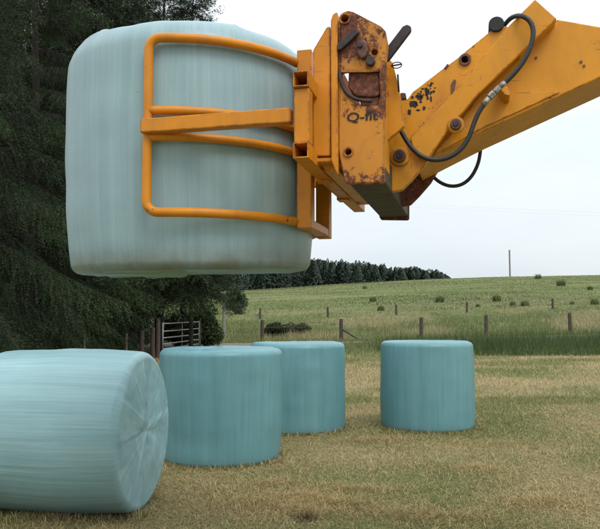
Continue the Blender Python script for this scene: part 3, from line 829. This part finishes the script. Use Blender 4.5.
# ------------------------------------------------------------------ spruces
def spruce_crown(seed, H, R0, zs, whorl=0.36, per=7, bstep=0.075, nstep=0.04, nlen=0.07, nw=0.02, zmax=None, azlim=None):
    rg = np.random.default_rng(seed)
    B = []
    z = zs
    while z < H - 0.3:
        nb = per + rg.integers(-1, 2)
        a0 = rg.random() * 6.28
        for k in range(nb):
            B.append((a0 + 2 * np.pi * k / nb + rg.normal(0, 0.2), z + rg.normal(0, 0.1)))
        z += whorl * (0.75 + 0.5 * rg.random())
    B = np.array(B)
    if zmax is not None: B = B[B[:, 1] < zmax]
    az, zb = B[:, 0], B[:, 1]
    fr = np.clip(zb / H, 0, 0.985)
    L = R0 * (1 - fr) ** 0.75 * rg.uniform(0.6, 1.2, len(B)) + 0.15
    up = np.where(fr > 0.6, 0.25, -0.05) + rg.normal(0, 0.08, len(B))
    droop = (0.62 - 0.5 * fr) * rg.uniform(0.6, 1.45, len(B))
    tipup = 0.22 * rg.uniform(0.6, 1.3, len(B))
    verts = []; cols = []
    # branchlets
    rows = []
    for i in range(len(B)):
        k = max(4, int(L[i] / bstep))
        t = (np.arange(k) + rg.random(k)) / k
        t = 0.12 + 0.88 * t
        for s in (-1, 1):
            rows.append(np.stack([np.full(k, i), t, np.full(k, s)], 1))
    rows = np.concatenate(rows)
    bi = rows[:, 0].astype(int); t = rows[:, 1]; s = rows[:, 2]
    Lb = L[bi]
    def bpos(bi, t):
        r = L[bi] * t
        zz = zb[bi] + L[bi] * (up[bi] * t - droop[bi] * t ** 2 + tipup[bi] * t ** 3.5)
        return np.stack([r * np.cos(az[bi]), r * np.sin(az[bi]), zz], 1)
    P = bpos(bi, t)
    T = bpos(bi, np.minimum(t + 0.02, 1.05)) - P
    T /= np.linalg.norm(T, axis=1)[:, None]
    side = np.stack([-np.sin(az[bi]), np.cos(az[bi]), np.zeros(len(bi))], 1) * s[:, None]
    ln = (0.42 * Lb * (1.02 - t) ** 0.8 + 0.10) * rg.uniform(0.55, 1.2, len(bi))
    ln = np.minimum(ln, 0.75)
    ang = np.radians(52) + rg.normal(0, 0.2, len(bi))
    D = T * np.cos(ang)[:, None] + side * np.sin(ang)[:, None]
    D[:, 2] -= rg.uniform(0.02, 0.45, len(bi))
    D /= np.linalg.norm(D, axis=1)[:, None]
    hang = rg.uniform(0.3, 1.9, len(bi))
    tone = 0.55 * rg.random(len(B))[bi] + 0.45 * rg.random(len(bi))
    nk = np.maximum(2, (ln / nstep).astype(int))
    q = np.repeat(np.arange(len(bi)), nk)
    w = np.concatenate([(np.arange(k) + 0.5) / k for k in nk])
    C = P[q] + D[q] * (ln[q] * w)[:, None]
    C[:, 2] -= hang[q] * ln[q] * w ** 2 * 0.55
    A = D[q].copy(); A[:, 2] -= hang[q] * w * 1.1
    A /= np.linalg.norm(A, axis=1)[:, None]
    rnd = rg.normal(0, 1, (len(q), 3))
    n1 = np.cross(A, rnd); n1 /= np.linalg.norm(n1, axis=1)[:, None] + 1e-9
    n2 = np.cross(A, n1)
    for sgn in (-1, 1):
        dirn = A * 0.8 + n1 * sgn * 0.6 + rg.normal(0, 0.12, (len(q), 3))
        tip = C + dirn * (nlen * rg.uniform(0.7, 1.3, len(q)))[:, None]
        wd = (A * 0.5 - n1 * sgn * 0.2 + n2 * rg.uniform(-0.6, 0.6, len(q))[:, None]) * nw
        verts.append(np.stack([C - wd, C + wd, tip], 1))
        c = np.stack([0.008 + 0.018 * tone[q], 0.017 + 0.030 * tone[q], 0.006 + 0.007 * tone[q]], 1)
        young = sstep(0.3, 1.0, w) * sstep(0.4, 1.0, t[q]) * tone[q] * 0.95
        c = c * (1 - young[:, None]) + np.array([0.06, 0.10, 0.024]) * young[:, None]
        dead = ((t[q] < 0.38) & (tone[q] < 0.55))[:, None]
        c = np.where(dead, np.array([0.02, 0.014, 0.01]) * (0.7 + 0.6 * tone[q])[:, None], c)
        cols.append(np.repeat(c, 3, 0))
    # branch wood as thin three-sided strips
    tt = np.linspace(0, 1, 7)
    for k in range(6):
        p0 = bpos(np.arange(len(B)), np.full(len(B), tt[k])); p1 = bpos(np.arange(len(B)), np.full(len(B), tt[k + 1]))
        wv = (0.022 * L / 3)[:, None] * (1 - tt[k])
        hs = np.stack([-np.sin(az), np.cos(az), np.zeros(len(B))], 1)
        for off in (hs, np.array([0, 0, 1.0]) + 0 * hs):
            verts.append(np.stack([p0 - off * wv, p0 + off * wv, p1], 1))
            cols.append(np.tile([0.045, 0.033, 0.026], (len(B) * 3, 1)))
    V = np.concatenate([v.reshape(-1, 3) for v in verts]); Cc = np.concatenate(cols)
    return V, Cc
def trunk_mesh(name, H, r0, seed, mat, parent=None, lean=0.0):
    rg = np.random.default_rng(seed)
    ks = 16
    pts = [(lean * (k / ks) + 0.05 * math.sin(k * 0.9 + seed), 0.05 * math.cos(k * 0.7 + seed), -0.3 + (H + 0.2) * k / ks) for k in range(ks + 1)]
    rad = [max(0.012, r0 * (1 - k / ks) ** 0.9 + (0.25 * r0 if k == 0 else 0)) for k in range(ks + 1)]
    return tube(name, pts, rad, mat, parent, 12)
crown_data = {}
def crown_mesh(key, **kw):
    V, Cc = spruce_crown(**kw)
    o = mesh_arrays('crown', V, np.arange(len(V)).reshape(-1, 3), M_needles, attrs={'col': Cc})
    me = o.data
    bpy.data.objects.remove(o)
    crown_data[key] = me
crown_mesh('near', seed=4, H=17, R0=3.7, zs=0.5, whorl=0.6, per=7, bstep=0.036, nstep=0.032, nlen=0.042, nw=0.011, zmax=13)
crown_mesh('mid', seed=8, H=17.5, R0=3.3, zs=0.9, whorl=0.36, per=9, bstep=0.085, nstep=0.06, nlen=0.1, nw=0.022)
crown_mesh('high', seed=15, H=18.5, R0=2.6, zs=2.9, whorl=0.34, per=8, bstep=0.085, nstep=0.06, nlen=0.1, nw=0.022)
def spruce(px, Yd, key, H, rot, label, sc=1.0, r0=0.2):
    p = at(px, HOR, Yd)
    t = empty('spruce_tree', (p.x, Yd, float(terrain(p.x, Yd))), rot)
    t.scale = (sc, sc, sc)
    tag(t, label, 'tree', 'tall spruces at the left edge of the field')
    c = bpy.data.objects.new('crown', crown_data[key]); link(c, t)
    trunk_mesh('trunk', H, r0, int(px) + 500 + int(Yd), M_bark, t)
    return t
spruce(-78, 12.6, 'near', 17, 0.4, 'nearest dark spruce at the far left edge, drooping lit branches')
spruce(28, 17.5, 'near', 17, 2.3, 'dark spruce directly behind the left side of the raised bale', 0.86)
spruce(112, 23.5, 'high', 17.5, 1.0, 'dark spruce hidden mostly by the raised bale', 1.0)
spruce(190, 27.5, 'high', 18.5, 0.2, 'tall spruce with bare lower trunk behind the metal gate', 1.0, 0.09)
for k, (px, Yd, key, rot, sc, lab) in enumerate((
        (20, 24, 'mid', 3.0, 1.05, 'dark spruce in the second row behind the nearest one'),
        (-60, 20, 'mid', 5.1, 1.0, 'dark spruce at the left frame edge, second row'),
        (62, 29, 'mid', 0.5, 1.1, 'shaded spruce deep in the stand behind the bale'),
        (-10, 32, 'mid', 4.0, 1.1, 'shaded spruce deep in the stand at far left'),
        (45, 40, 'mid', 2.0, 1.15, 'rearmost shaded spruce of the stand, left of the bale'),
        (108, 38, 'mid', 1.5, 1.1, 'rearmost spruce of the stand left of the gate'),
        (134, 33, 'high', 2.7, 1.05, 'shaded spruce left of the trunk behind the gate'),
        (75, 21, 'high', 4.4, 1.0, 'dark spruce rising above the left shoulder of the raised bale'),
        (160, 30, 'high', 0.9, 1.05, 'spruce showing above the bale beside the rightmost top'),
        (45, 45, 'mid', 0.9, 1.2, 'last spruce glimpsed at the back of the stand'),
        (100, 46, 'mid', 3.9, 1.2, 'last spruce at the back, behind the raised bale'),
        (-30, 27, 'mid', 1.9, 1.15, 'tall shaded spruce between the two rows at far left'),
        (184, 35, 'high', 5.0, 1.0, 'spruce top showing just above the raised bale'),
        (122, 28.5, 'high', 3.3, 1.05, 'spruce behind the middle of the raised bale'),
        (86, 20.5, 'mid', 0.7, 0.36, 'young low spruce filling the shade under the stand'),
        (112, 23.0, 'mid', 2.9, 0.34, 'young low spruce nearest the gate posts'),
        (40, 20.0, 'mid', 5.2, 0.4, 'young low spruce behind the lying bale'))):
    spruce(px, Yd, key, 17.5, rot, lab, sc)

# ------------------------------------------------------------------ far plantation on the skyline
rg = np.random.default_rng(77)
PV, PC = [], []
def far_conifer(x, y, z, h, w):
    k = 300
    t = rg.random(k) ** 0.85
    a = rg.random(k) * 6.283
    r = w * (1 - t) ** 0.7 * np.sqrt(rg.uniform(0.2, 1, k)) + 0.05
    c = np.stack([x + r * np.cos(a), y + r * np.sin(a), z + h * t], 1)
    out = np.stack([np.cos(a), np.sin(a), rg.uniform(-0.9, 0.1, k)], 1) * (0.55 * rg.uniform(0.5, 1.3, k) * (1.1 - 0.7 * t))[:, None]
    sd = np.stack([-np.sin(a), np.cos(a), rg.normal(0, 0.4, k)], 1) * (0.3 * (1.15 - 0.8 * t))[:, None]
    PV.append(np.stack([c - sd, c + sd + np.array([0, 0, 0.25]), c + out], 1).reshape(-1, 3))
    tone = rg.uniform(0.6, 1.3)
    PC.append(np.tile(np.array([0.025, 0.042, 0.026]) * tone, (k * 3, 1)))
    # leader and stem
    PV.append(np.array([[x - 0.12, y, z - 0.5], [x + 0.12, y, z - 0.5], [x, y, z + h * 1.05]])); PC.append(np.tile([0.03, 0.035, 0.02], (3, 1)))
tops = [(200, 262), (225, 264), (300, 262), (318, 259), (330, 262), (350, 262), (375, 265), (400, 270), (412, 268), (425, 271), (437, 274), (447, 277.5), (456, 279)]
tpx = np.array(tops)
for i in range(430):
    px = rg.uniform(150, 449) if i > 60 else rg.uniform(400, 449)
    Yd = rg.uniform(172, 215)
    prof_y = np.interp(px, tpx[:, 0], tpx[:, 1]) + rg.normal(0.6, 1.7)
    row = (Yd - 172) / 43
    p = at(px, prof_y, Yd)
    zg = float(terrain(p.x, Yd))
    hh = p.z - zg
    if hh < 0.8: continue
    far_conifer(p.x, Yd, zg, hh, rg.uniform(1.5, 2.5) * min(1, hh / 6 + 0.3))
V = np.concatenate(PV); Cc = np.concatenate(PC)
tag(mesh_arrays('conifer_plantation', V, np.arange(len(V)).reshape(-1, 3), M_needles, attrs={'col': Cc}),
    'dark conifer plantation along the crest of the hill', 'woodland', kind='stuff')

# ------------------------------------------------------------------ bushes
def bush(name, px, Yd, w, h, label, seed, col=(0.05, 0.075, 0.025), leaf=0.06, count=9000, group=None, zoff=0.0):
    rg = np.random.default_rng(seed)
    p = at(px, HOR, Yd)
    zg = float(terrain(p.x, Yd)) + zoff
    t = empty(name, (p.x, Yd, zg))
    tag(t, label, 'bush', group)
    nc = 34
    cc = rg.normal(0, 1, (nc, 3)); cc /= np.linalg.norm(cc, axis=1)[:, None]
    cc *= rg.uniform(0.35, 0.88, nc)[:, None]
    cc = cc * np.array([w / 2, w / 2, h / 2]) + np.array([0, 0, h * 0.52])
    ci = rg.integers(0, nc, count)
    d = rg.normal(0, 1, (count, 3)); d /= np.linalg.norm(d, axis=1)[:, None]
    c = cc[ci] + d * (rg.uniform(0.3, 1, count) ** 0.5)[:, None] * 0.2 * np.array([w, w, h * 1.0])
    c[:, 2] = np.maximum(c[:, 2], 0.03)
    a = rg.normal(0, 1, (count, 3)); a /= np.linalg.norm(a, axis=1)[:, None]
    bq = np.cross(a, rg.normal(0, 1, (count, 3))); bq /= np.linalg.norm(bq, axis=1)[:, None] + 1e-9
    sz = leaf * rg.uniform(0.6, 1.4, count)[:, None]
    quad = np.stack([c - a * sz, c + bq * sz * 0.5, c + a * sz, c - bq * sz * 0.5], 1).reshape(-1, 3)
    tone = rg.uniform(0.6, 1.35, nc)[ci] * rg.uniform(0.75, 1.25, count)
    cl = np.repeat(np.array(col)[None] * tone[:, None], 4, 0)
    mesh_arrays('foliage', quad, np.arange(len(quad)).reshape(-1, 4), M_leaves, t, attrs={'col': cl})
    for k in range(6):
        e = cc[k]
        tube('stem', [(0.05 * math.cos(k), 0.05 * math.sin(k), -0.05), (e[0] * 0.4, e[1] * 0.4, e[2] * 0.5), tuple(e)], [0.03 * h / 2 + 0.01, 0.02 * h / 2 + 0.006, 0.005], M_bark, t, 6)
    return t
bush('hawthorn_bush', 206, 33.0, 1.9, 2.0, 'rounded dark green bush right of the metal gate', 5, count=11000)
bush('hawthorn_bush', 178, 34.5, 1.6, 1.7, 'brownish green bush seen through the metal gate', 6, (0.075, 0.075, 0.035))
bush('gorse_bush', 279, 46.0, 2.0, 1.0, 'low dark gorse bush on the verge beyond the track', 7, (0.04, 0.05, 0.025), 0.05, 7000)
bush('gorse_bush', 299, 47.5, 1.5, 0.7, 'smaller low bush beside the dark gorse', 8, (0.075, 0.08, 0.04), 0.05, 4500)
bush('broadleaf_bush', 236, 66.0, 2.3, 2.6, 'grey green broadleaf bush at the foot of the plantation', 9, (0.06, 0.085, 0.045), 0.08, 7000)
def tuft_thing(name, px, Yd, w, label, seed):
    rg = np.random.default_rng(seed)
    p = at(px, HOR, Yd); k = 420
    a = rg.random(k) * 6.283; r = np.sqrt(rg.random(k)) * w * 0.42 * rg.uniform(0.5, 1.2, k)
    root = np.stack([r * np.cos(a) * 1.3, r * np.sin(a), np.full(k, -0.05)], 1)
    tip = root + np.stack([np.cos(a) * rg.uniform(0.1, 0.5, k) * w, np.sin(a) * 0.3 * w * rg.random(k), rg.uniform(0.2, 1.15, k) ** 1.3 * w], 1)
    sd = np.stack([np.sin(a), -np.cos(a), 0 * a], 1) * 0.05
    V = np.stack([root - sd, root + sd, tip], 1).reshape(-1, 3)
    c = np.repeat(np.array([0.09, 0.12, 0.042]) * rg.uniform(0.7, 1.9, k)[:, None], 3, 0)
    o = mesh_arrays(name, V, np.arange(len(V)).reshape(-1, 3), M_leaves, attrs={'col': c})
    o.location = (p.x, Yd, float(terrain(p.x, Yd)))
    return tag(o, label, 'rush clump', 'rush clumps on the hill')
for k, (px, py) in enumerate(((365, 289), (373, 302), (440, 303), (513, 306), (525, 306), (478, 307), (539, 279), (562, 286), (591, 290), (595, 305), (573, 305), (381, 311), (497, 302))):
    dd = None
    for Yd in np.arange(50, 164, 1.0):
        q = at(px, py, Yd)
        if q.z <= float(terrain(q.x, Yd)): dd = Yd; break
    if dd is None: continue
    tuft_thing('rush_clump', px, dd, (3.2 + 3.6 * ((k * 7) % 5) / 4) * dd / 700, 'dark rush clump on the hill pasture, %s' % (
        'below the plantation', 'second below the plantation', 'middle of the slope above the lone bale', 'right of middle of the slope',
        'beside another clump right of middle', 'low on the slope above the right fence', 'on the skyline right of the pole', 'high near the right edge',
        'highest at the right edge', 'lowest at the right edge', 'low down, second from the right edge', 'just above the near fence', 'mid slope below the pole')[k],
        100 + k)

# ------------------------------------------------------------------ fences, gate, poles, wires
def post_mesh(name, x, y, z0, z1, r, mat, parent=None, seed=0, lean=(0, 0)):
    rg = np.random.default_rng(seed)
    bm = bmesh.new()
    k = 9; rings = []
    for lv in range(5):
        f = lv / 4
        rings.append([bm.verts.new((x + lean[0] * f + r * (1 - 0.12 * f) * (1 + 0.1 * rg.random()) * math.cos(2 * math.pi * i / k),
                                    y + lean[1] * f + r * (1 - 0.12 * f) * (1 + 0.1 * rg.random()) * math.sin(2 * math.pi * i / k),
                                    z0 + (z1 - z0) * f + (0.02 * rg.random() if lv == 4 else 0))) for i in range(k)])
    for a, c in zip(rings[:-1], rings[1:]):
        for i in range(k): bm.faces.new((a[i], a[(i + 1) % k], c[(i + 1) % k], c[i]))
    bm.faces.new(rings[-1]); bm.faces.new(rings[0][::-1])
    return bm_obj(name, bm, mat, parent, 0.006)
def fence(label, Yd, posts, r, group, wires=(0.35, 0.65, 0.95), brace=None, yfun=None):
    f = empty('post_and_wire_fence', (at(posts[0][0], HOR, Yd).x, Yd, float(terrain(at(posts[0][0], HOR, Yd).x, Yd))))
    tag(f, label, 'fence')
    org = f.location.copy()
    P = []
    for k, (px, py) in enumerate(posts):
        q = at(px, py, Yd)
        zg = float(terrain(q.x, Yd))
        if py is None: pass
        top_z = max(q.z, zg + 0.9)
        post_mesh('post', q.x - org.x, 0, zg - 0.3 - org.z, top_z - org.z, r, M_post, f, k, (0.03 * math.sin(k * 2.3), 0))
        P.append((q.x, zg, top_z))
    for hgt in wires:
        pts = []
        for k, (x, zg, zt) in enumerate(P):
            pts.append((x - org.x, -r - 0.003, zg + (zt - zg) * hgt - org.z))
        tube('wire', pts, 0.004, M_wire, f, 5)
    if brace:
        x, zg, zt = P[brace]
        tube('brace', [(x - org.x, -0.05, zg + (zt - zg) * 0.55 - org.z), (x + 1.3 - org.x, -0.35, zg - 0.1 - org.z)], 0.05, M_post, f, 8)
    return f
fence('wooden post and wire fence along the far side of the track', 42.5, [(140, 320), (262, 320), (341.5, 319), (421, 317.5), (486, 315), (570, 313), (650, 311)], 0.12, None, brace=2)
fence('farther thin post fence part way up the pasture', 60.0, [(200, 313), (260, 312), (328, 311.5), (396, 311), (467, 309.5), (553, 307), (640, 304)], 0.1, None)
# stakes under the spruces
for k, (px, Yd, zt, lab) in enumerate(((142, 24.5, 0.98, 'dark wooden post left of the gate, outer one'), (153, 24.8, 1.1, 'stout dark wooden post between the gate and the outer post'),
                                       (85, 17.0, 1.05, 'thin stake in the shade under the spruces'), (14, 14.2, 1.1, 'thin stake in the shade at the far left'), (127, 20, 1.0, 'thin stake in the shade left of the gate posts'))):
    q = at(px, HOR, Yd); zg = float(terrain(q.x, Yd))
    o = post_mesh('fence_stake', 0, 0, -0.3, zt, 0.085 if k < 2 else 0.035, M_post, None, 40 + k)
    o.location = (q.x, Yd, zg)
    tag(o, lab, 'post', 'fence posts under the trees')
q = at(224, HOR, 44.5)
o = post_mesh('timber_pole', 0, 0, -0.4, at(224, 291, 44.5).z - float(terrain(q.x, 44.5)), 0.11, M_pole, None, 61)
o.location = (q.x, 44.5, float(terrain(q.x, 44.5)))
tag(o, 'tall weathered timber post standing right of the bush', 'post')

# gate: hinged at the near left end, swung half open
gl, gr_ = at(163, HOR, 25.6), at(199, HOR, 29.4)
gate = empty('field_gate', (gl.x, gl.y, float(terrain(gl.x, gl.y))))
tag(gate, 'galvanised tubular field gate standing half open by the bush', 'gate')
gv_ = Vector((gr_.x - gl.x, gr_.y - gl.y, 0))
zlev = [0.16, 0.32, 0.50, 0.72, 0.96, 1.24]
for z in zlev:
    tube('rail', [(0, 0, z), (gv_.x, gv_.y, z + 0.05)], 0.024, M_galv, gate, 10)
for t_ in (0.0, 0.5, 1.0):
    tube('upright', [(gv_.x * t_ , gv_.y * t_ - 0.0, 0.12 + 0.05 * t_), (gv_.x * t_, gv_.y * t_, 1.28 + 0.05 * t_)], 0.03 if t_ != 0.5 else 0.018, M_galv, gate, 10)
post_mesh('gate_post', -0.16, -0.05, -0.4, 1.42, 0.085, M_post, gate, 71)
post_mesh('prop_post', gv_.x + 0.03, gv_.y + 0.08, -0.4, 1.45, 0.05, M_post, gate, 72)

q = at(511, HOR, 168)
o = post_mesh('utility_pole', 0, 0, -1, at(511, 250, 168).z - float(terrain(q.x, 168)), 0.2, M_pole, None, 81)
o.location = (q.x, 168, float(terrain(q.x, 168)))
tag(o, 'lone utility pole on the skyline of the hill', 'pole')
def wire_run(za_, zb_, Yd, label):
    xa_, xb_ = -26.0, 40.0
    pa, pb = at(408, za_, Yd), at(600, zb_, Yd)
    sl = (pb.z - pa.z) / (pb.x - pa.x)
    pts = []
    for k in range(25):
        x = xa_ + (xb_ - xa_) * k / 24
        pts.append((x, Yd, pa.z + sl * (x - pa.x) + 0.00035 * (x - pa.x) * (x - pb.x)))
    o = tube('overhead_wire', pts, 0.005, M_cable, None, 6)
    tag(o, label, 'wire', 'overhead wires'); return pts
w1 = wire_run(204, 212.5, 52, 'upper of two thin overhead wires crossing the sky')
w2 = wire_run(206.5, 216, 52, 'lower of two thin overhead wires crossing the sky')

# ------------------------------------------------------------------ grass
def blades(name, P, ln, wd, lean_dir, pitch, col, label, cat, seg2=False, curl=None):
    """P (N,3) roots; lean_dir azimuth; pitch elevation of blade; single triangle or bent two-piece blade"""
    nb = len(P)
    d = np.stack([np.cos(lean_dir) * np.cos(pitch), np.sin(lean_dir) * np.cos(pitch), np.sin(pitch)], 1)
    sd = np.stack([-np.sin(lean_dir), np.cos(lean_dir), np.zeros(nb)], 1) * (wd / 2)[:, None]
    if not seg2:
        V = np.stack([P - sd, P + sd, P + d * ln[:, None]], 1).reshape(-1, 3)
        F = np.arange(len(V)).reshape(-1, 3)
        C = np.repeat(col, 3, 0)
    else:
        mid = P + d * (ln * 0.55)[:, None]
        az2 = lean_dir + curl
        p2 = pitch - np.abs(curl) * 0.7 - 0.15
        d2 = np.stack([np.cos(az2) * np.cos(p2), np.sin(az2) * np.cos(p2), np.sin(p2)], 1)
        tip = mid + d2 * (ln * 0.45)[:, None]
        V = np.stack([P - sd * 0.8, P + sd * 0.8, mid + sd * 0.8, mid - sd * 0.8, tip], 1).reshape(-1, 3)
        k = np.arange(nb)[:, None] * 5
        F = np.concatenate([k + [0, 1, 2], k + [0, 2, 3], k + [3, 2, 4]], 0)
        C = np.repeat(col, 5, 0)
    o = mesh_arrays(name, V, F, M_grass, attrs={'col': C})
    return tag(o, label, cat, kind='stuff')

rg = np.random.default_rng(3)
bale_xy = [(-0.835, 7.48, 0.6), (-0.033, 9.4, 0.6), (1.71, 9.5, 0.6)]
def sample(n_, y0, y1, power):
    u = rg.random(n_)
    y = (y0 ** power + u * (y1 ** power - y0 ** power)) ** (1 / power)
    x = rg.uniform(-0.56, 0.56, n_) * y + rg.uniform(-0.5, 0.5, n_)
    ok = np.ones(n_, bool)
    for (bx, by, br) in bale_xy:
        ok &= (x - bx) ** 2 + (y - by) ** 2 > br ** 2
    return x[ok], y[ok]
def palette(x, y, dry_bias=0.0):
    gn = greenness(x, y)
    k = len(x)
    isg = rg.random(k) < np.clip(0.10 + 0.6 * gn - dry_bias, 0.02, 0.95)
    tn = rg.random(k)[:, None]; j = rg.uniform(0.7, 1.25, k)[:, None]
    green = (np.array([0.11, 0.155, 0.035]) * (1 - tn) + np.array([0.27, 0.28, 0.11]) * tn) * j
    straw = (np.array([0.34, 0.25, 0.11]) * (1 - tn) + np.array([0.62, 0.5, 0.26]) * tn) * j
    brown = np.array([0.14, 0.09, 0.045]) * j
    c = np.where(isg[:, None], green, straw)
    return np.where((rg.random(k) < 0.10)[:, None], brown, c), isg
# close: stubble and lying hay
x, y = sample(380000, 3.6, 13, 0.9)
c, isg = palette(x, y)
k = len(x)
z = terrain(x, y) - 0.004
sz = 0.7 + y / 16
ln = np.where(isg, rg.uniform(0.016, 0.044, k), rg.uniform(0.025, 0.075, k)) * sz
pit = np.where(isg, rg.uniform(0.35, 1.4, k), np.abs(rg.normal(0.12, 0.32, k)))
tuft = fbm(x, y, 0.5, 61, 2)
ln *= 0.6 + 0.9 * tuft
z = z + np.where(isg, 0, rg.uniform(0, 0.03, k) * tuft)
blades('mown_grass', np.stack([x, y, z], 1), ln, np.where(isg, 0.0031, 0.0026) * (0.55 + y / 9), rg.random(k) * 6.283, pit, c,
       'short mown grass and dry hay over the near field', 'grass', True, rg.normal(0, 0.5, k))
# distant field surface
x, y = sample(120000, 12, 27.2, 1.1)
c, isg = palette(x, y)
k = len(x); z = terrain(x, y) - 0.004
ln = np.where(isg, rg.uniform(0.04, 0.10, k), rg.uniform(0.06, 0.16, k))
blades('distant_mown_grass', np.stack([x, y, z], 1), ln * 1.1, 0.006 * y / 9, rg.random(k) * 6.283,
       np.where(isg, rg.uniform(0.4, 1.4, k), np.abs(rg.normal(0.15, 0.3, k))), c, 'mown grass over the far half of the field', 'grass')
# raked hay wisps in little heaps
hx, hy, hz_, hl = [], [], [], []
heaps = [(-0.02, 5.35, 0.45), (0.32, 5.55, 0.4), (-0.35, 5.6, 0.4), (0.75, 5.3, 0.4), (0.05, 5.75, 0.35), (0.5, 6.0, 0.35), (-0.2, 6.2, 0.35), (1.1, 5.2, 0.35), (1.7, 6.8, 0.4), (2.3, 8.2, 0.5), (0.9, 8.4, 0.4), (1.9, 5.6, 0.35), (-1.3, 4.75, 0.35)]
for (cx_, cy_, s_) in heaps:
    k = 1900
    hx.append(rg.normal(cx_, s_ * 0.8, k)); hy.append(rg.normal(cy_, s_ * 0.4, k))
    hz_.append(rg.random(k) * 0.055 * np.exp(-((hx[-1] - cx_) / (s_ * 0.6)) ** 2 - ((hy[-1] - cy_) / (s_ * 0.3)) ** 2))
x, y, z = map(np.concatenate, (hx, hy, hz_))
k = len(x)
c, _ = palette(x, y, 0.5)
c = c * np.array([0.97, 0.91, 0.82])
blades('loose_hay', np.stack([x, y, terrain(x, y) + z], 1), rg.uniform(0.05, 0.13, k), np.full(k, 0.003), rg.random(k) * 6.283,
       rg.normal(0.1, 0.35, k), c, 'wisps of loose dry hay raked into thin heaps', 'hay', True, rg.normal(0, 0.7, k))
k = 260
a = rg.random(k) * 6.283
cl = np.stack([0.055 + rg.normal(0, 0.035, k), 5.15 + rg.normal(0, 0.03, k), np.full(k, 0.0)], 1)
cl[:, 2] = terrain(cl[:, 0], cl[:, 1])
o = blades('hay_clod', cl, rg.uniform(0.03, 0.10, k), np.full(k, 0.005), a, rg.uniform(0.5, 1.4, k), np.array([0.19, 0.13, 0.07]) * rg.uniform(0.45, 1.6, k)[:, None],
       'small dark brown tuft of old hay in the foreground', 'hay', True, rg.normal(0, 0.4, k))
del o['kind']
# grass crowding the foot of the bales
x, y = [], []
for (bx, by, br) in bale_xy:
    a = rg.random(2600) * 6.283; r = 0.63 + np.abs(rg.normal(0, 0.05, 2600))
    x.append(bx + r * np.cos(a)); y.append(by + r * np.sin(a))
x.append(rg.uniform(-2.5, -1.1, 3000)); y.append(5.22 + np.abs(rg.normal(0, 0.08, 3000)) * -1 + 0.14 * (-1.8 - x[-1]) * -1)
x = np.concatenate(x); y = np.concatenate(y); k = len(x)
c, isg = palette(x, y)
blades('bale_foot_grass', np.stack([x, y, terrain(x, y)], 1), rg.uniform(0.025, 0.085, k), 0.0036 * (0.55 + y / 9), rg.random(k) * 6.283,
       rg.uniform(0.3, 1.4, k), c, 'grass standing up around the foot of the bales', 'grass', True, rg.normal(0, 0.4, k))
# verge: rough tall grass either side of the track
k0 = 230000
y = rg.uniform(26.9, 62, k0); x = rg.uniform(-0.58, 0.58, k0) * y
keep = (np.abs(y - 37.6 - 0.25 * np.sin(x * 0.2)) > 2.15)
x, y = x[keep], y[keep]; k = len(x)
pale = sstep(0.46, 0.62, fbm(x, y * 0.6, 4.5, 91, 3)) * sstep(40, 46, y)
lush = sstep(2.6, 5.5, x + 2.5 * (fbm(x, y, 1.6, 141, 2) - 0.5)) * (1 - sstep(31.5, 36, y + 3 * (fbm(x, y, 2.2, 143, 2) - 0.5)))
tn = rg.random(k)[:, None]; j = rg.uniform(0.7, 1.3, k)[:, None]
gcol = (np.array([0.1, 0.135, 0.045]) * (1 - tn) + np.array([0.2, 0.225, 0.085]) * tn) * j
scol = (np.array([0.3, 0.25, 0.13]) * (1 - tn) + np.array([0.48, 0.4, 0.24]) * tn) * j
c = np.where((rg.random(k) < 0.08 + 0.8 * pale)[:, None], scol, gcol)
c = np.where((lush > rg.random(k))[:, None], (np.array([0.045, 0.075, 0.022]) + tn * np.array([0.06, 0.07, 0.028])) * j, c)
ln = rg.uniform(0.12, 0.42, k) * (1 + 0.35 * pale)
clump = fbm(x, y, 1.1, 123, 2)
ln = ln * (0.4 + 0.6 * sstep(26.8, 29, y)) * (0.5 + clump) + lush * rg.uniform(0.05, 0.75, k) * (0.3 + 1.3 * clump)
ln = ln * (1 - 0.5 * sstep(46, 61, y))
ln = np.where((x < 1.5) & (y < 36.5), ln * 0.3, ln)
blades('verge_grass', np.stack([x, y, terrain(x, y) - 0.02], 1), ln, 0.00058 * y * rg.uniform(0.5, 1.3, k), rg.random(k) * 6.283, rg.uniform(0.35, 1.5, k), c,
       'rough tall grass and weeds along the verge and fence', 'grass')
# hill pasture tussocks
k0 = 150000
y = (62 ** 0.4 + rg.random(k0) * (172 ** 0.4 - 62 ** 0.4)) ** 2.5; x = rg.uniform(-0.52, 0.56, k0) * y
k = k0
patch = fbm(x * 0.55, y * 1.1, 8, 95, 4)
pale = sstep(0.46, 0.64, patch)
tn = rg.random(k)[:, None]; j = rg.uniform(0.85, 1.15, k)[:, None]
gcol = (np.array([0.125, 0.155, 0.055]) * (1 - tn) + np.array([0.23, 0.255, 0.105]) * tn) * j
scol = (np.array([0.26, 0.235, 0.12]) * (1 - tn) + np.array([0.4, 0.35, 0.2]) * tn) * j
c = np.where((rg.random(k) < 0.1 + 0.6 * pale)[:, None], scol, gcol)
dk = sstep(0.56, 0.70, fbm(x + 90, y * 1.2, 3.2, 97, 3))[:, None]
c = c * (1 - 0.5 * dk) * (0.55 + 0.55 * sstep(0.33, 0.67, fbm(x * 0.6, y, 11, 131, 4)))[:, None]
blades('hill_grass', np.stack([x, y, terrain(x, y) - 0.03], 1), rg.uniform(0.05, 0.2, k) * (1.5 - 0.5 * sstep(62, 95, y)), 0.0010 * y * rg.uniform(0.5, 1.3, k), rg.random(k) * 6.283, rg.uniform(0.6, 1.5, k), c,
       'rough pasture grass covering the hillside', 'grass')
